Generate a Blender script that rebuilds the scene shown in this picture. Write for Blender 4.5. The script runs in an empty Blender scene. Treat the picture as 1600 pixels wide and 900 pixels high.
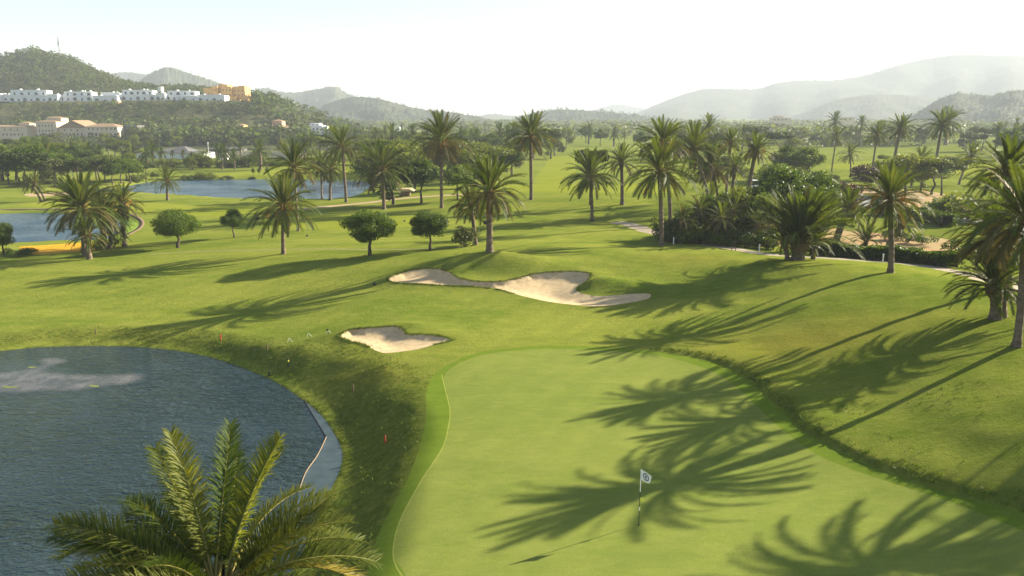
import bpy, math, random
import numpy as np
from math import sin, cos, pi, radians
from mathutils import Vector, Matrix
from mathutils.geometry import delaunay_2d_cdt
S = bpy.context.scene
C = bpy.data.collections.new('golf_course'); S.collection.children.link(C)
RNG = np.random.default_rng(7); random.seed(7)

# ------------------------------------------------------------------ camera, sky, sun, exposure
F = 1150.0; PITCH = math.atan(270/F); CAMH = 15.6
cd = bpy.data.cameras.new('camera'); cam = bpy.data.objects.new('camera', cd); C.objects.link(cam)
cam.location = (0, 0, CAMH); cam.rotation_euler = (pi/2-PITCH, 0, 0)
cd.sensor_width = 36; cd.lens = 36*F/1600; cd.clip_end = 40000; cd.clip_start = .2
S.camera = cam
SUN_AZ = radians(62.4); SUN_EL = radians(22.5)
w = bpy.data.worlds.new('World'); S.world = w; w.use_nodes = True
nt = w.node_tree; bg = nt.nodes['Background']
sky = nt.nodes.new('ShaderNodeTexSky'); sky.sky_type = 'NISHITA'; sky.sun_disc = False
sky.sun_elevation = SUN_EL; sky.sun_rotation = SUN_AZ; sky.air_density = 1.0; sky.dust_density = 0.6; sky.ozone_density = 1.0
nt.links.new(sky.outputs[0], bg.inputs[0]); bg.inputs[1].default_value = 0.05
sl = bpy.data.lights.new('sun', 'SUN'); so = bpy.data.objects.new('sun', sl); C.objects.link(so)
sl.energy = 5.0; sl.angle = radians(.5); sl.color = (1, .90, .70)
sd = Vector((sin(SUN_AZ)*cos(SUN_EL), cos(SUN_AZ)*cos(SUN_EL), sin(SUN_EL)))
so.rotation_euler = sd.to_track_quat('Z', 'Y').to_euler(); so.location = (60, 40, 80)
S.view_settings.view_transform = 'Standard'; S.view_settings.look = 'None'
S.view_settings.exposure = 1.95; S.view_settings.gamma = 1
S.render.engine = 'CYCLES'; cy = S.cycles
cy.max_bounces = 6; cy.diffuse_bounces = 3; cy.glossy_bounces = 3; cy.transmission_bounces = 4; cy.volume_bounces = 0
cy.transparent_max_bounces = 8; cy.use_denoising = True; cy.sample_clamp_indirect = 6
HAZE_DENSITY = 0.00027

# ------------------------------------------------------------------ helpers
def link(o, parent=None):
    C.objects.link(o)
    if parent is not None: o.parent = parent
    return o
def tag(o, label=None, cat=None, group=None, kind=None):
    if label: o['label'] = label
    if cat: o['category'] = cat
    if group: o['group'] = group
    if kind: o['kind'] = kind
    return o
def empty(name, loc, rz=0, rx=0, ry=0, s=1):
    o = bpy.data.objects.new(name, None); o.location = loc; o.rotation_euler = (rx, ry, rz); o.scale = (s, s, s)
    o.empty_display_size = .2
    return link(o)
def np_mesh(name, V, Fc, mats, mi=None, smooth=False):
    """V (n,3), Fc (m,3|4) arrays or a list of arrays"""
    me = bpy.data.meshes.new(name); V = np.asarray(V, np.float32)
    if not isinstance(Fc, list): Fc = [Fc]
    Fc = [np.asarray(f, np.int32) for f in Fc if len(f)]
    me.vertices.add(len(V)); me.vertices.foreach_set('co', V.ravel())
    lt = np.concatenate([np.full(len(f), f.shape[1], np.int32) for f in Fc])
    me.loops.add(int(lt.sum())); me.loops.foreach_set('vertex_index', np.concatenate([f.ravel() for f in Fc]))
    me.polygons.add(len(lt)); me.polygons.foreach_set('loop_start', np.concatenate([[0], np.cumsum(lt)[:-1]]).astype(np.int32))
    me.polygons.foreach_set('loop_total', lt)
    for m in (mats if isinstance(mats, (list, tuple)) else [mats]): me.materials.append(m)
    if mi is not None: me.polygons.foreach_set('material_index', np.asarray(mi, np.int32))
    if smooth: me.polygons.foreach_set('use_smooth', np.ones(len(lt), bool))
    me.update(); me.validate()
    return me
def obj(name, me, parent=None, loc=None, rz=0, s=None):
    o = bpy.data.objects.new(name, me)
    if loc is not None: o.location = loc
    if rz: o.rotation_euler = (0, 0, rz)
    if s is not None: o.scale = s if hasattr(s, '__len__') else (s, s, s)
    return link(o, parent)
class MB:
    """collects shapes into one mesh"""
    def __init__(s): s.v = []; s.f = []; s.m = []; s.n = 0
    def add(s, V, Fs, mi=0):
        s.v.extend([tuple(map(float, p)) for p in V]); s.f.extend([tuple(int(i)+s.n for i in f) for f in Fs]); s.m.extend([mi]*len(Fs)); s.n += len(V); return s
    def box(s, x0, x1, y0, y1, z0, z1, mi=0):
        V = [(x0,y0,z0),(x1,y0,z0),(x1,y1,z0),(x0,y1,z0),(x0,y0,z1),(x1,y0,z1),(x1,y1,z1),(x0,y1,z1)]
        return s.add(V, [(0,3,2,1),(4,5,6,7),(0,1,5,4),(1,2,6,5),(2,3,7,6),(3,0,4,7)], mi)
    def tube(s, pts, rad, n=8, mi=0, cap=True):
        pts = [Vector(p) for p in pts]; V = []; Fs = []
        if not hasattr(rad, '__len__'): rad = [rad]*len(pts)
        for i, p in enumerate(pts):
            t = (pts[min(i+1, len(pts)-1)]-pts[max(i-1, 0)]).normalized()
            a = t.cross(Vector((0, 1, 0)) if abs(t.y) < .9 else Vector((1, 0, 0))).normalized(); b = t.cross(a)
            for k in range(n):
                an = 2*pi*k/n; V.append(p+rad[i]*(a*cos(an)+b*sin(an)))
        for i in range(len(pts)-1):
            for k in range(n):
                Fs.append((i*n+k, (i+1)*n+k, (i+1)*n+(k+1) % n, i*n+(k+1) % n))
        if cap: Fs.append(tuple(range(n))); Fs.append(tuple((len(pts)-1)*n+k for k in range(n-1, -1, -1)))
        return s.add(V, Fs, mi)
    def prism(s, poly, axis, a0, a1, mi=0):
        """poly: 2-D points (x,z) extruded along y (axis 'y') or (x,y) along z"""
        n = len(poly)
        mk = (lambda p, a: (p[0], a, p[1])) if axis == 'y' else (lambda p, a: (p[0], p[1], a))
        V = [mk(p, a0) for p in poly]+[mk(p, a1) for p in poly]
        Fs = [tuple(range(n)), tuple(range(2*n-1, n-1, -1))]+[(i, i+n, (i+1) % n+n, (i+1) % n) for i in range(n)]
        return s.add(V, Fs, mi)
    def mesh(s, name, mats, smooth=False):
        me = bpy.data.meshes.new(name); me.from_pydata(s.v, [], s.f)
        for m in (mats if isinstance(mats, (list, tuple)) else [mats]): me.materials.append(m)
        me.polygons.foreach_set('material_index', s.m)
        if smooth: me.polygons.foreach_set('use_smooth', [True]*len(s.f))
        me.update(); return me
    def build(s, name, mats, parent=None, loc=None, smooth=False, rz=0): return obj(name, s.mesh(name, mats, smooth), parent, loc, rz)

# ------------------------------------------------------------------ materials
class NT:
    def __init__(s, m): s.t = m.node_tree; s.b = s.t.nodes['Principled BSDF']; s.out = s.t.nodes['Material Output']
    def n(s, kind, **kw):
        nd = s.t.nodes.new(kind)
        for k, v in kw.items():
            if k.startswith('i_'): nd.inputs[int(k[2:])].default_value = v
            else: setattr(nd, k, v)
        return nd
    def l(s, a, b): s.t.links.new(a, b)
    def coord(s, scale=(1, 1, 1)):
        tc = s.n('ShaderNodeTexCoord'); mp = s.n('ShaderNodeMapping'); mp.inputs['Scale'].default_value = scale
        s.l(tc.outputs['Object'], mp.inputs[0]); return mp.outputs[0]
    def noise(s, scale, detail=3, rough=.55, vec=None, dist=0):
        nd = s.n('ShaderNodeTexNoise'); nd.inputs['Scale'].default_value = scale; nd.inputs['Detail'].default_value = detail
        nd.inputs['Roughness'].default_value = rough; nd.inputs['Distortion'].default_value = dist
        s.l(vec if vec is not None else s.coord(), nd.inputs['Vector']); return nd.outputs[0]
    def ramp(s, fac, p0, p1, c0=(0, 0, 0), c1=(1, 1, 1)):
        r = s.n('ShaderNodeValToRGB'); e = r.color_ramp.elements; e[0].position = p0; e[1].position = p1
        e[0].color = (*c0, 1); e[1].color = (*c1, 1); s.l(fac, r.inputs[0]); return r.outputs[0]
    def mix(s, fac, a, b, mode='MIX'):
        m = s.n('ShaderNodeMix', data_type='RGBA', blend_type=mode)
        for sock, v in ((m.inputs[0], fac), (m.inputs[6], a), (m.inputs[7], b)):
            if isinstance(v, (int, float)): sock.default_value = v
            elif isinstance(v, tuple): sock.default_value = (*v, 1)
            else: s.l(v, sock)
        return m.outputs[2]
    def math(s, op, a, b=0.0):
        m = s.n('ShaderNodeMath', operation=op)
        for sock, v in ((m.inputs[0], a), (m.inputs[1], b)):
            if isinstance(v, (int, float)): sock.default_value = v
            else: s.l(v, sock)
        return m.outputs[0]
    def bump(s, h, strength, dist, prev=None):
        b = s.n('ShaderNodeBump'); b.inputs['Strength'].default_value = strength if isinstance(strength, (int, float)) else 1
        if not isinstance(strength, (int, float)): s.l(strength, b.inputs['Strength'])
        b.inputs['Distance'].default_value = dist; s.l(h, b.inputs['Height'])
        if prev is not None: s.l(prev, b.inputs['Normal'])
        return b.outputs[0]
def mat(name, col=(.5, .5, .5), rough=.8, spec=.3, metal=0):
    m = bpy.data.materials.new(name); m.use_nodes = True; q = NT(m)
    q.b.inputs['Base Color'].default_value = (*col, 1); q.b.inputs['Roughness'].default_value = rough
    q.b.inputs['Specular IOR Level'].default_value = spec; q.b.inputs['Metallic'].default_value = metal
    return m, q
def noisy(name, c0, c1, scale, rough=.85, spec=.2, bump=.0, bscale=None, bdist=.03, p=(.35, .65), stretch=(1, 1, 1)):
    m, q = mat(name, c0, rough, spec); v = q.coord(stretch)
    q.l(q.mix(q.ramp(q.noise(scale, 5, .6, v), *p), c0, c1), q.b.inputs['Base Color'])
    if bump: q.l(q.bump(q.noise(bscale or scale*4, 4, .6, v), bump, bdist), q.b.inputs['Normal'])
    return m
def foliage(name, c0, c1, trans=.35, rough=.5, nscale=1.2, spec=.12, tcol=None):
    """leaf: diffuse + translucent; colour varies leaf clump by clump and tree by tree"""
    m, q = mat(name, c0, rough, spec)
    oi = q.n('ShaderNodeObjectInfo'); g = q.n('ShaderNodeNewGeometry')
    f = q.math('ADD', q.math('MULTIPLY', q.noise(nscale, 2), .55), q.math('MULTIPLY', g.outputs['Random Per Island'], .35))
    f = q.math('ADD', f, q.math('MULTIPLY', oi.outputs['Random'], .35))
    col = q.mix(q.ramp(f, .3, .95), c0, c1)
    q.l(col, q.b.inputs['Base Color'])
    tr = q.n('ShaderNodeBsdfTranslucent'); ms = q.n('ShaderNodeMixShader', i_0=trans)
    tc = q.mix(1.0, col, tcol or (1.9, 1.75, .7), 'MULTIPLY'); q.l(tc, tr.inputs[0])
    q.l(q.b.outputs[0], ms.inputs[1]); q.l(tr.outputs[0], ms.inputs[2]); q.l(ms.outputs[0], q.out.inputs[0])
    return m
M = {}
def turf(name, c0, c1, c2, bstr=.35, fine=9., rough_attr=False, stripes=0.):
    m, q = mat(name, c0, .95, 0.0)
    v = q.coord(); vs = q.coord((.5, 1.3, 1))
    a = q.ramp(q.noise(.11, 4, .6, vs, .6), .38, .62)
    b = q.ramp(q.noise(1.1, 5, .7, vs), .35, .7)
    col = q.mix(a, c0, c1); col = q.mix(q.math('MULTIPLY', b, .55), col, c2)
    col = q.mix(.65, col, q.ramp(q.noise(.42, 5, .7, q.coord((.8, 1.5, 1)), .7), .3, .7, (.80, .84, .82), (1.14, 1.10, 1.12)), 'MULTIPLY')
    col = q.mix(.8, col, q.ramp(q.noise(2.6, 5, .75, vs), .25, .75, (.84, .86, .84), (1.12, 1.10, 1.14)), 'MULTIPLY')
    sp = q.ramp(q.noise(fine, 3, .7, v), .3, .75, (.72, .72, .72), (1.2, 1.2, 1.2))
    col = q.mix(.8, col, sp, 'MULTIPLY')
    if stripes:
        wv = q.n('ShaderNodeTexWave', wave_type='BANDS', bands_direction='X'); wv.inputs['Scale'].default_value = .16; wv.inputs['Distortion'].default_value = .6
        rot = q.n('ShaderNodeMapping'); rot.inputs['Rotation'].default_value = (0, 0, radians(28)); q.l(v, rot.inputs[0]); q.l(rot.outputs[0], wv.inputs[0])
        col = q.mix(stripes, col, q.ramp(wv.outputs[1], .3, .7, (.8, .86, .8), (1.12, 1.08, 1.1)), 'MULTIPLY')
    if rough_attr:
        at = q.n('ShaderNodeAttribute', attribute_name='cover')
        sep = q.n('ShaderNodeSeparateColor'); q.l(at.outputs['Color'], sep.inputs[0])
        dirt = q.ramp(q.noise(.9, 6, .75, v, .8), .42, .66)
        rc = q.mix(q.ramp(q.noise(2.2, 5, .7, v), .35, .65), (.054, .090, .010), (.175, .178, .036))
        rf = q.math('MULTIPLY', sep.outputs[0], q.math('ADD', .55, q.math('MULTIPLY', dirt, .45)))
        col = q.mix(rf, col, rc)
        dry = q.mix(dirt, (.21, .185, .035), (.14, .155, .018))
        col = q.mix(sep.outputs[1], col, dry)
        sc = q.mix(q.ramp(q.noise(.03, 5, .7, v), .4, .6), (.065, .09, .012), (.15, .175, .028))
        col = q.mix(sep.outputs[2], col, sc)
        st = q.math('ADD', bstr, q.math('MULTIPLY', sep.outputs[0], .6))
        n1 = q.bump(q.noise(3.2, 6, .75, q.coord((.8, 1.2, 1))), st, .16)
        n3 = q.bump(q.noise(1.1, 5, .8, q.coord((.7, 1.6, 1)), .6), .5, .12, n1); n2 = q.bump(q.noise(fine, 4, .7, v), bstr, .05, n3)
    else:
        n2 = q.bump(q.noise(fine, 4, .7, v), bstr, .03)
    q.l(col, q.b.inputs['Base Color']); q.l(n2, q.b.inputs['Normal'])
    return m
M['fairway'] = turf('fairway_turf', (.118, .170, .018), (.212, .240, .036), (.230, .236, .052), .5, 9, True, .2)
M['green'] = turf('green_turf', (.160, .205, .038), (.190, .224, .045), (.210, .230, .058), .16, 22, stripes=.12)
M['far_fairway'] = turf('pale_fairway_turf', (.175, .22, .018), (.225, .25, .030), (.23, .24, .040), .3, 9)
M['fringe'] = turf('fringe_turf', (.118, .178, .018), (.132, .188, .021), (.15, .195, .028), .2, 18)
M['mown_line'] = turf('mown_line_turf', (.26, .29, .06), (.27, .30, .06), (.26, .29, .06), .1, 22)
M['sand'] = noisy('bunker_sand', (.46, .34, .19), (.57, .44, .27), 2.0, .95, .05, .8, 9, .05)
M['path'] = noisy('path_concrete', (.25, .20, .14), (.32, .265, .19), .8, .9, .2, .2, 14, .01)
M['track'] = noisy('worn_track', (.22, .20, .08), (.17, .18, .06), .8, .95, .1, .3, 8, .03)
M['asphalt'] = noisy('road_surface', (.20, .20, .20), (.27, .265, .26), .5, .9, .2, .2, 12, .01)
M['soil'] = noisy('bare_soil', (.34, .19, .08), (.30, .24, .10), .35, .95, .1, .5, 4, .08)
M['beach'] = noisy('shore_gravel', (.42, .29, .17), (.36, .27, .17), .7, .95, .1, .4, 5, .05)
M['orange'] = noisy('orange_ground_cover', (.60, .33, .018), (.48, .25, .015), 1.4, .9, .1, .7, 7, .12)
M['lime'] = noisy('lime_reed_cover', (.22, .30, .03), (.16, .24, .03), 1.2, .9, .1, .7, 6, .2)
def water(name, c0, c1, wave, dist, strength, rough=.06, calm=None):
    m, q = mat(name, c0, rough, .5); v = q.coord((1, 2.3, 1)); q.b.inputs['IOR'].default_value = 1.333
    q.l(q.mix(q.ramp(q.noise(.12, 3), .4, .6), c0, c1), q.b.inputs['Base Color'])
    pt = q.ramp(q.noise(.09, 4, .6, q.coord((.7, 1.3, 1)), .8), .38, .62, (.35,)*3, (1,)*3)
    n1 = q.bump(q.noise(wave, 3, .55, v, 1.2), q.math('MULTIPLY', pt, strength), dist)
    n2 = q.bump(q.noise(wave*3.1, 2, .5, v, .5), strength*.7, dist*.3, n1)
    q.l(n2, q.b.inputs['Normal']); return m
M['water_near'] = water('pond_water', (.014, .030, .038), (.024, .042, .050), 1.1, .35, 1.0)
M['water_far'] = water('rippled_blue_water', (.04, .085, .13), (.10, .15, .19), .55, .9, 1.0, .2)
M['shelf'] = noisy('wet_liner', (.055, .08, .088), (.035, .055, .06), 1.6, .4, .25, .1, 2, .02)
M['pale_patch'], q = mat('pale_water_patch', (.16, .165, .16), .3, .5)
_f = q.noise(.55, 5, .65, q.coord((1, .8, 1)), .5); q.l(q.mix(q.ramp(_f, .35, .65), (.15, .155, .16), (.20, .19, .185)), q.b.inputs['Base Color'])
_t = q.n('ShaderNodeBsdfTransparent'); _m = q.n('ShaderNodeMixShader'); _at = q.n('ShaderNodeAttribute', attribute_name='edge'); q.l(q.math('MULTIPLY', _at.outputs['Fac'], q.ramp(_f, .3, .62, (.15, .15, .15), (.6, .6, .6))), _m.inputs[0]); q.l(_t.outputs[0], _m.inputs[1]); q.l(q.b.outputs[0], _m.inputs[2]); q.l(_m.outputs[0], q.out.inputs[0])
M['duckweed'] = noisy('duckweed', (.13, .16, .05), (.16, .18, .06), 5, .8, .2, .3, 12, .02)
M['palm'] = foliage('palm_leaflet', (.026, .050, .006), (.088, .120, .015), .34, .55, .8, .14)
M['palm_old'] = foliage('palm_leaflet_old', (.06, .055, .013), (.13, .105, .032), .3, .6, .8, .2, (1.5, 1.3, .7))
M['palm_young'] = foliage('palm_leaflet_bright', (.045, .07, .010), (.105, .125, .022), .4, .55, .8, .14)
M['palm_sunny'] = foliage('palm_leaflet_sunny', (.06, .085, .010), (.16, .17, .03), .42, .55, 1.2, .14)
M['palm_dead'] = foliage('dead_palm_leaflet', (.10, .07, .035), (.19, .14, .075), .15, .8, 1.2, .1)
M['palm_pale'] = foliage('palm_leaflet_sunlit_old', (.13, .12, .035), (.25, .215, .085), .35, .6, 1.5, .15)  # old fronds of the near palm, sunlit pale yellow put into the colour
M['frond_stem'] = noisy('frond_stem', (.26, .20, .05), (.18, .19, .045), 2, .5, .4)
M['fruit'] = noisy('fruit_stalk', (.55, .24, .03), (.42, .20, .03), 3, .6, .3)
M['trunk'] = noisy('palm_trunk', (.10, .075, .052), (.21, .165, .12), 2.0, .95, .1, .8, 7, .07, stretch=(1, 1, 2.2))
M['boot'] = noisy('palm_leaf_bases', (.11, .075, .035), (.22, .15, .07), 5, .9, .15, .8, 9, .06)
M['bark'] = noisy('tree_bark', (.07, .055, .04), (.14, .11, .08), 3, .95, .1, .7, 10, .04, stretch=(1, 1, .4))
M['leaf_round'] = foliage('clipped_leaf', (.030, .062, .006), (.11, .165, .014), .38, .5, 3.5, .25)
M['leaf'] = foliage('broadleaf', (.026, .055, .007), (.10, .145, .016), .36, .5, .9)
M['leaf_light'] = foliage('light_leaf', (.055, .085, .010), (.14, .165, .024), .34, .55, .5)
M['pine'] = foliage('pine_needles', (.026, .044, .010), (.075, .095, .022), .18, .6, .5)
M['grey_leaf'] = foliage('grey_green_leaf', (.045, .06, .018), (.10, .115, .04), .22, .6, .4)
M['red_leaf'] = foliage('purple_leaf', (.035, .015, .018), (.06, .03, .025), .2, .5, 1)
M['grass_blade'] = foliage('grass_blade', (.06, .105, .010), (.14, .165, .025), .2, .6, .35)
M['grass_dark'] = foliage('coarse_grass_blade', (.04, .09, .008), (.09, .14, .014), .2, .5, .35)
M['white'] = noisy('white_render', (.74, .74, .72), (.80, .80, .78), .3, .8, .2)
M['cream'] = noisy('cream_render', (.62, .50, .36), (.68, .57, .42), .3, .85, .2)
M['ochre'] = noisy('ochre_render', (.66, .38, .13), (.72, .44, .16), .3, .85, .2)
M['pink'] = noisy('terracotta_render', (.55, .33, .20), (.62, .40, .26), .3, .85, .2)
M['tile'] = noisy('roof_tile', (.26, .17, .10), (.35, .24, .15), 1.5, .85, .2, .5, 6, .06)
M['slate'] = noisy('grey_roof', (.10, .10, .105), (.15, .145, .145), .6, .8, .2)
M['glass'] = mat('window_glass', (.035, .045, .055), .15, .6)[0]
M['shade'] = mat('door_timber', (.09, .06, .045), .7, .2)[0]
M['steel'] = mat('galvanised_steel', (.42, .43, .45), .45, .5, .7)[0]
M['black'] = mat('black_paint', (.02, .02, .022), .5, .4)[0]
M['wpaint'] = mat('white_paint', (.8, .8, .8), .5, .4)[0]
M['red'] = mat('red_paint', (.40, .05, .02), .6, .3)[0]
M['yellow'] = mat('yellow_paint', (.75, .65, .05), .6, .3)[0]
M['wood'] = noisy('weathered_wood', (.12, .08, .05), (.18, .13, .08), 6, .9, .1)
M['flagcloth'] = mat('flag_cloth', (.82, .82, .84), .7, .2)[0]
M['flagyel'] = mat('yellow_pennant_cloth', (.78, .80, .12), .7, .2)[0]
M['emblem'] = mat('emblem_print', (.03, .035, .06), .7, .2)[0]
M['thatch'] = noisy('thatch', (.40, .30, .18), (.48, .38, .24), 3, .95, .1, .5, 9, .05)
def hillmat(name, c0, c1, scale, bd):
    m, q = mat(name, c0, 1, .05); v = q.coord((1, 1, 1.6))
    f = q.noise(scale, 8, .68, v); q.l(q.mix(q.ramp(f, .42, .6), c0, c1), q.b.inputs['Base Color'])
    q.l(q.bump(q.noise(scale*2.2, 8, .7, v), .9, bd), q.b.inputs['Normal']); return m
M['hill_near'] = hillmat('wooded_hillside', (.035, .05, .018), (.11, .11, .045), .05, 3)
M['mountain'] = hillmat('scrub_mountain', (.045, .06, .035), (.085, .09, .055), .02, 5)

# ------------------------------------------------------------------ the lie of the land
cp, sp_ = cos(PITCH), sin(PITCH)
def rays(px, py):
    px = np.atleast_1d(np.asarray(px, float)); py = np.atleast_1d(np.asarray(py, float))
    X = (px-800)/F; Y = (450-py)/F
    return np.stack([X, cp+sp_*Y, -(sp_-cp*Y)], -1)
def on_plane(pts, z):
    a = np.array(pts, float); r = rays(a[:, 0], a[:, 1]); s = (z-CAMH)/r[:, 2]; return r[:, :2]*s[:, None]
ZW1, ZW2, ZW3 = -1.95, -2.0, -2.0
CTRL = [  # pixel column, pixel row, height in metres
 (560,900,-.25),(620,900,-.05),(800,900,0),(1000,900,0),(1300,900,0),(1600,900,.05),(1000,700,0),(800,650,0),(1100,620,0),(1250,720,0),(1450,790,.05),
 (700,560,-.05),(800,540,0),(1000,545,0),(1180,610,.1),(1300,690,.2),(1450,752,.2),(1600,800,.25),(660,640,-.15),(655,720,-.15),(600,820,-.2),
 (1391,425,2.65),(1588,540,2.75),(1560,458,3.0),(1555,500,3.0),(1248,410,2.7),(1310,414,2.85),(1470,436,2.75),(1650,480,3.0),(1650,600,2.7),(1700,700,2.2),
 (1350,520,1.75),(1250,500,1.15),(1180,440,1.5),(1120,470,.6),(1420,580,1.5),(1500,650,1.5),(1600,720,1.3),(1240,580,.5),(1350,650,.7),(1100,540,.15),
 (1000,385,.9),(1100,386,1.2),(1220,400,1.2),(1300,406,1.1),(1400,410,1.0),(1500,420,1.1),(1600,430,1.2),(1150,415,1.9),
 (765,394,1.35),(700,398,1.5),(850,398,1.6),(940,400,1.6),(1040,400,1.55),(578,398,.7),(640,396,1.0),(443,397,.1),
 (760,442,.35),(680,440,.5),(860,430,.75),(960,450,.6),(845,472,.15),(1010,470,.45),(1050,430,1.1),(940,500,.05),(620,445,.3),
 (700,480,-.1),(500,470,-.4),(300,450,-.6),(100,450,-.8),(100,508,-1.3),(300,508,-1.3),(-60,480,-1.2),(420,516,-1.0),(480,515,-.7),(560,505,-.35),(620,510,-.15),(620,560,-.3),
 (-60,400,-1.0),(60,402,-1.2),(137,405,-.9),(278,386,-.9),(195,385,-1.2),(368,371,-.9),(450,360,-.6),(600,370,-.1),(720,370,.3),(850,370,.6),(950,360,.5),
 (765,345,-.1),(850,347,-.1),(925,347,-.1),(1030,350,.2),(930,303,.8),(860,303,.7),(1020,303,.7),(940,290,-.2),(800,290,-.4),(690,325,-.3),(600,325,-.9),
 (200,325,-1.5),(20,322,-1.6),(100,310,-1.6),(300,325,-1.4),(450,325,-1.3),(540,316,-1.4),(1150,350,.4),(1300,360,.3),(1450,345,.2),(1580,370,.4),(1250,310,-.2),(1450,300,-.3),(1600,310,0)]
CT = np.array(CTRL, float); cr = rays(CT[:, 0], CT[:, 1]); cs_ = (CT[:, 2]-CAMH)/cr[:, 2]
CX = np.concatenate([cr[:, :2]*cs_[:, None], [(-60, 12), (0, 5), (60, 10), (-40, -20), (40, -20), (120, 40), (120, 100), (-120, 60), (-160, 160), (160, 180), (0, 235), (-110, 235), (110, 235), (200, 235), (-200, 235), (45, 25), (38, 14)]])
CZ = np.concatenate([CT[:, 2], [-1, -.3, 2, -1, 1, 2, 1.5, -1.3, -1.5, 0, -.8, -1.2, -.8, -.8, -1.2, 1.6, 1.2]])
def tps(r2): return np.where(r2 > 1e-9, r2*np.log(np.maximum(r2, 1e-9)), 0)
_n = len(CX); _K = tps(((CX[:, None]-CX[None])**2).sum(-1))+np.eye(_n)*25.0
_P = np.c_[np.ones(_n), CX]; _A = np.block([[_K, _P], [_P.T, np.zeros((3, 3))]])
_W = np.linalg.solve(_A, np.r_[CZ, 0, 0, 0])
def ss(t): t = np.clip(t, 0, 1); return t*t*(3-2*t)
def wob(x, y, s, seed=0):
    return (np.sin(x*s+1.3+seed)+np.sin(y*s*1.17+.7*seed+np.sin(x*s*.6)*1.3)+np.sin((x+y)*s*.63+2.1*seed))/3
def base(x, y):
    x = np.asarray(x, float); y = np.asarray(y, float); out = np.empty(x.shape); xf, yf = x.ravel(), y.ravel(); o = np.empty(len(xf))
    for i in range(0, len(xf), 20000):
        a, b = xf[i:i+20000], yf[i:i+20000]
        o[i:i+20000] = tps((a[:, None]-CX[:, 0])**2+(b[:, None]-CX[:, 1])**2)@_W[:_n]+_W[_n]+_W[_n+1]*a+_W[_n+2]*b
    o = o.reshape(x.shape)
    r = np.hypot(x, y-60); wt = 1-ss((r-115)/70)
    return wt*np.clip(o, -3, 4.5)+(1-wt)*(-1.0+.35*wob(x, y, .03)*ss((r-150)/100)+np.clip((r-900)/2000, 0, 1)*3)
def catmull(P, closed=True, n=6):
    P = np.asarray(P, float); N = len(P); out = []
    for i in range(N if closed else N-1):
        g = (lambda k: P[k % N]) if closed else (lambda k: P[min(max(k, 0), N-1)])
        a, b, c, d = g(i-1), g(i), g(i+1), g(i+2)
        for k in range(n):
            t = k/n; out.append(.5*((2*b)+(c-a)*t+(2*a-5*b+4*c-d)*t*t+(3*b-a-3*c+d)*t**3))
    if not closed: out.append(P[-1])
    return np.array(out)
def resample(P, d, closed=True):
    Q = np.vstack([P, P[:1]]) if closed else P
    L = np.r_[0, np.cumsum(np.hypot(*np.diff(Q, axis=0).T))]; n = max(int(L[-1]/d), 8)
    t = np.linspace(0, L[-1], n+1); t = t[:-1] if closed else t
    return np.c_[np.interp(t, L, Q[:, 0]), np.interp(t, L, Q[:, 1])]
def sdf(P, x, y):
    """positive inside"""
    x = np.asarray(x, float); y = np.asarray(y, float); shp = x.shape; x = x.ravel(); y = y.ravel()
    out = np.full(len(x), -1e3); pad = 12; m = (x > P[:, 0].min()-pad) & (x < P[:, 0].max()+pad) & (y > P[:, 1].min()-pad) & (y < P[:, 1].max()+pad)
    idx = np.nonzero(m)[0]
    A = P; B = np.roll(P, -1, 0); AB = B-A; L2 = (AB**2).sum(1)+1e-12
    for i in range(0, len(idx), 8000):
        k = idx[i:i+8000]; px = x[k][:, None]; py = y[k][:, None]
        t = np.clip(((px-A[:, 0])*AB[:, 0]+(py-A[:, 1])*AB[:, 1])/L2, 0, 1)
        d = np.sqrt(((px-A[:, 0]-t*AB[:, 0])**2+(py-A[:, 1]-t*AB[:, 1])**2).min(1))
        cr_ = ((A[:, 1] > py) != (B[:, 1] > py)) & (px < AB[:, 0]*(py-A[:, 1])/np.where(abs(AB[:, 1]) < 1e-12, 1e-12, AB[:, 1])+A[:, 0])
        out[k] = np.where(cr_.sum(1) % 2 == 1, d, -d)
    return out.reshape(shp)
_TT = np.concatenate([np.geomspace(12, 400, 700), np.geomspace(402, 3000, 120)])
def shoot(px, py, hf):
    r = rays(px, py); res = []
    for q in r:
        P = q[None]*_TT[:, None]; z = CAMH+P[:, 2]; h = hf(P[:, 0], P[:, 1]); b = np.nonzero(z < h)[0]
        if len(b) == 0: i = len(_TT)-1; t = _TT[-1]
        else:
            i = max(b[0], 1); d0 = z[i-1]-h[i-1]; d1 = h[i]-z[i]; t = _TT[i-1]+(_TT[i]-_TT[i-1])*d0/(d0+d1+1e-9)
        res.append((q[0]*t, q[1]*t, CAMH+q[2]*t, t))
    return np.array(res)
def outline(px, d, n=5, z=None):
    a = catmull(px, True, n)
    w_ = on_plane(a, z) if z is not None else shoot(a[:, 0], a[:, 1], base)[:, :2]
    return resample(w_, d)
def ribbon(px, width, d, w2=None):
    a = catmull(px, False, 5); c = shoot(a[:, 0], a[:, 1], base)[:, :2]; c = resample(c, d, False)
    t = np.gradient(c, axis=0); t /= np.hypot(*t.T)[:, None]; nrm = np.c_[-t[:, 1], t[:, 0]]
    ww = np.linspace(width, w2 or width, len(c))[:, None]*(1+.08*np.sin(np.arange(len(c))*.7))[:, None]
    return np.vstack([c+nrm*ww/2, (c-nrm*ww/2)[::-1]])
POND1 = outline([(-260,545),(-120,556),(-40,553),(0,548),(60,542),(120,540),(180,540),(240,543),(300,551),(350,563),(400,581),(440,600),(480,627),(508,652),(528,682),(538,705),(537,728),(528,750),(515,775),(500,810),(470,880),(420,960),(300,1030),(100,1050),(-200,1040),(-420,960),(-500,800),(-450,640),(-360,570)], .35, 5, ZW1)
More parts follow.
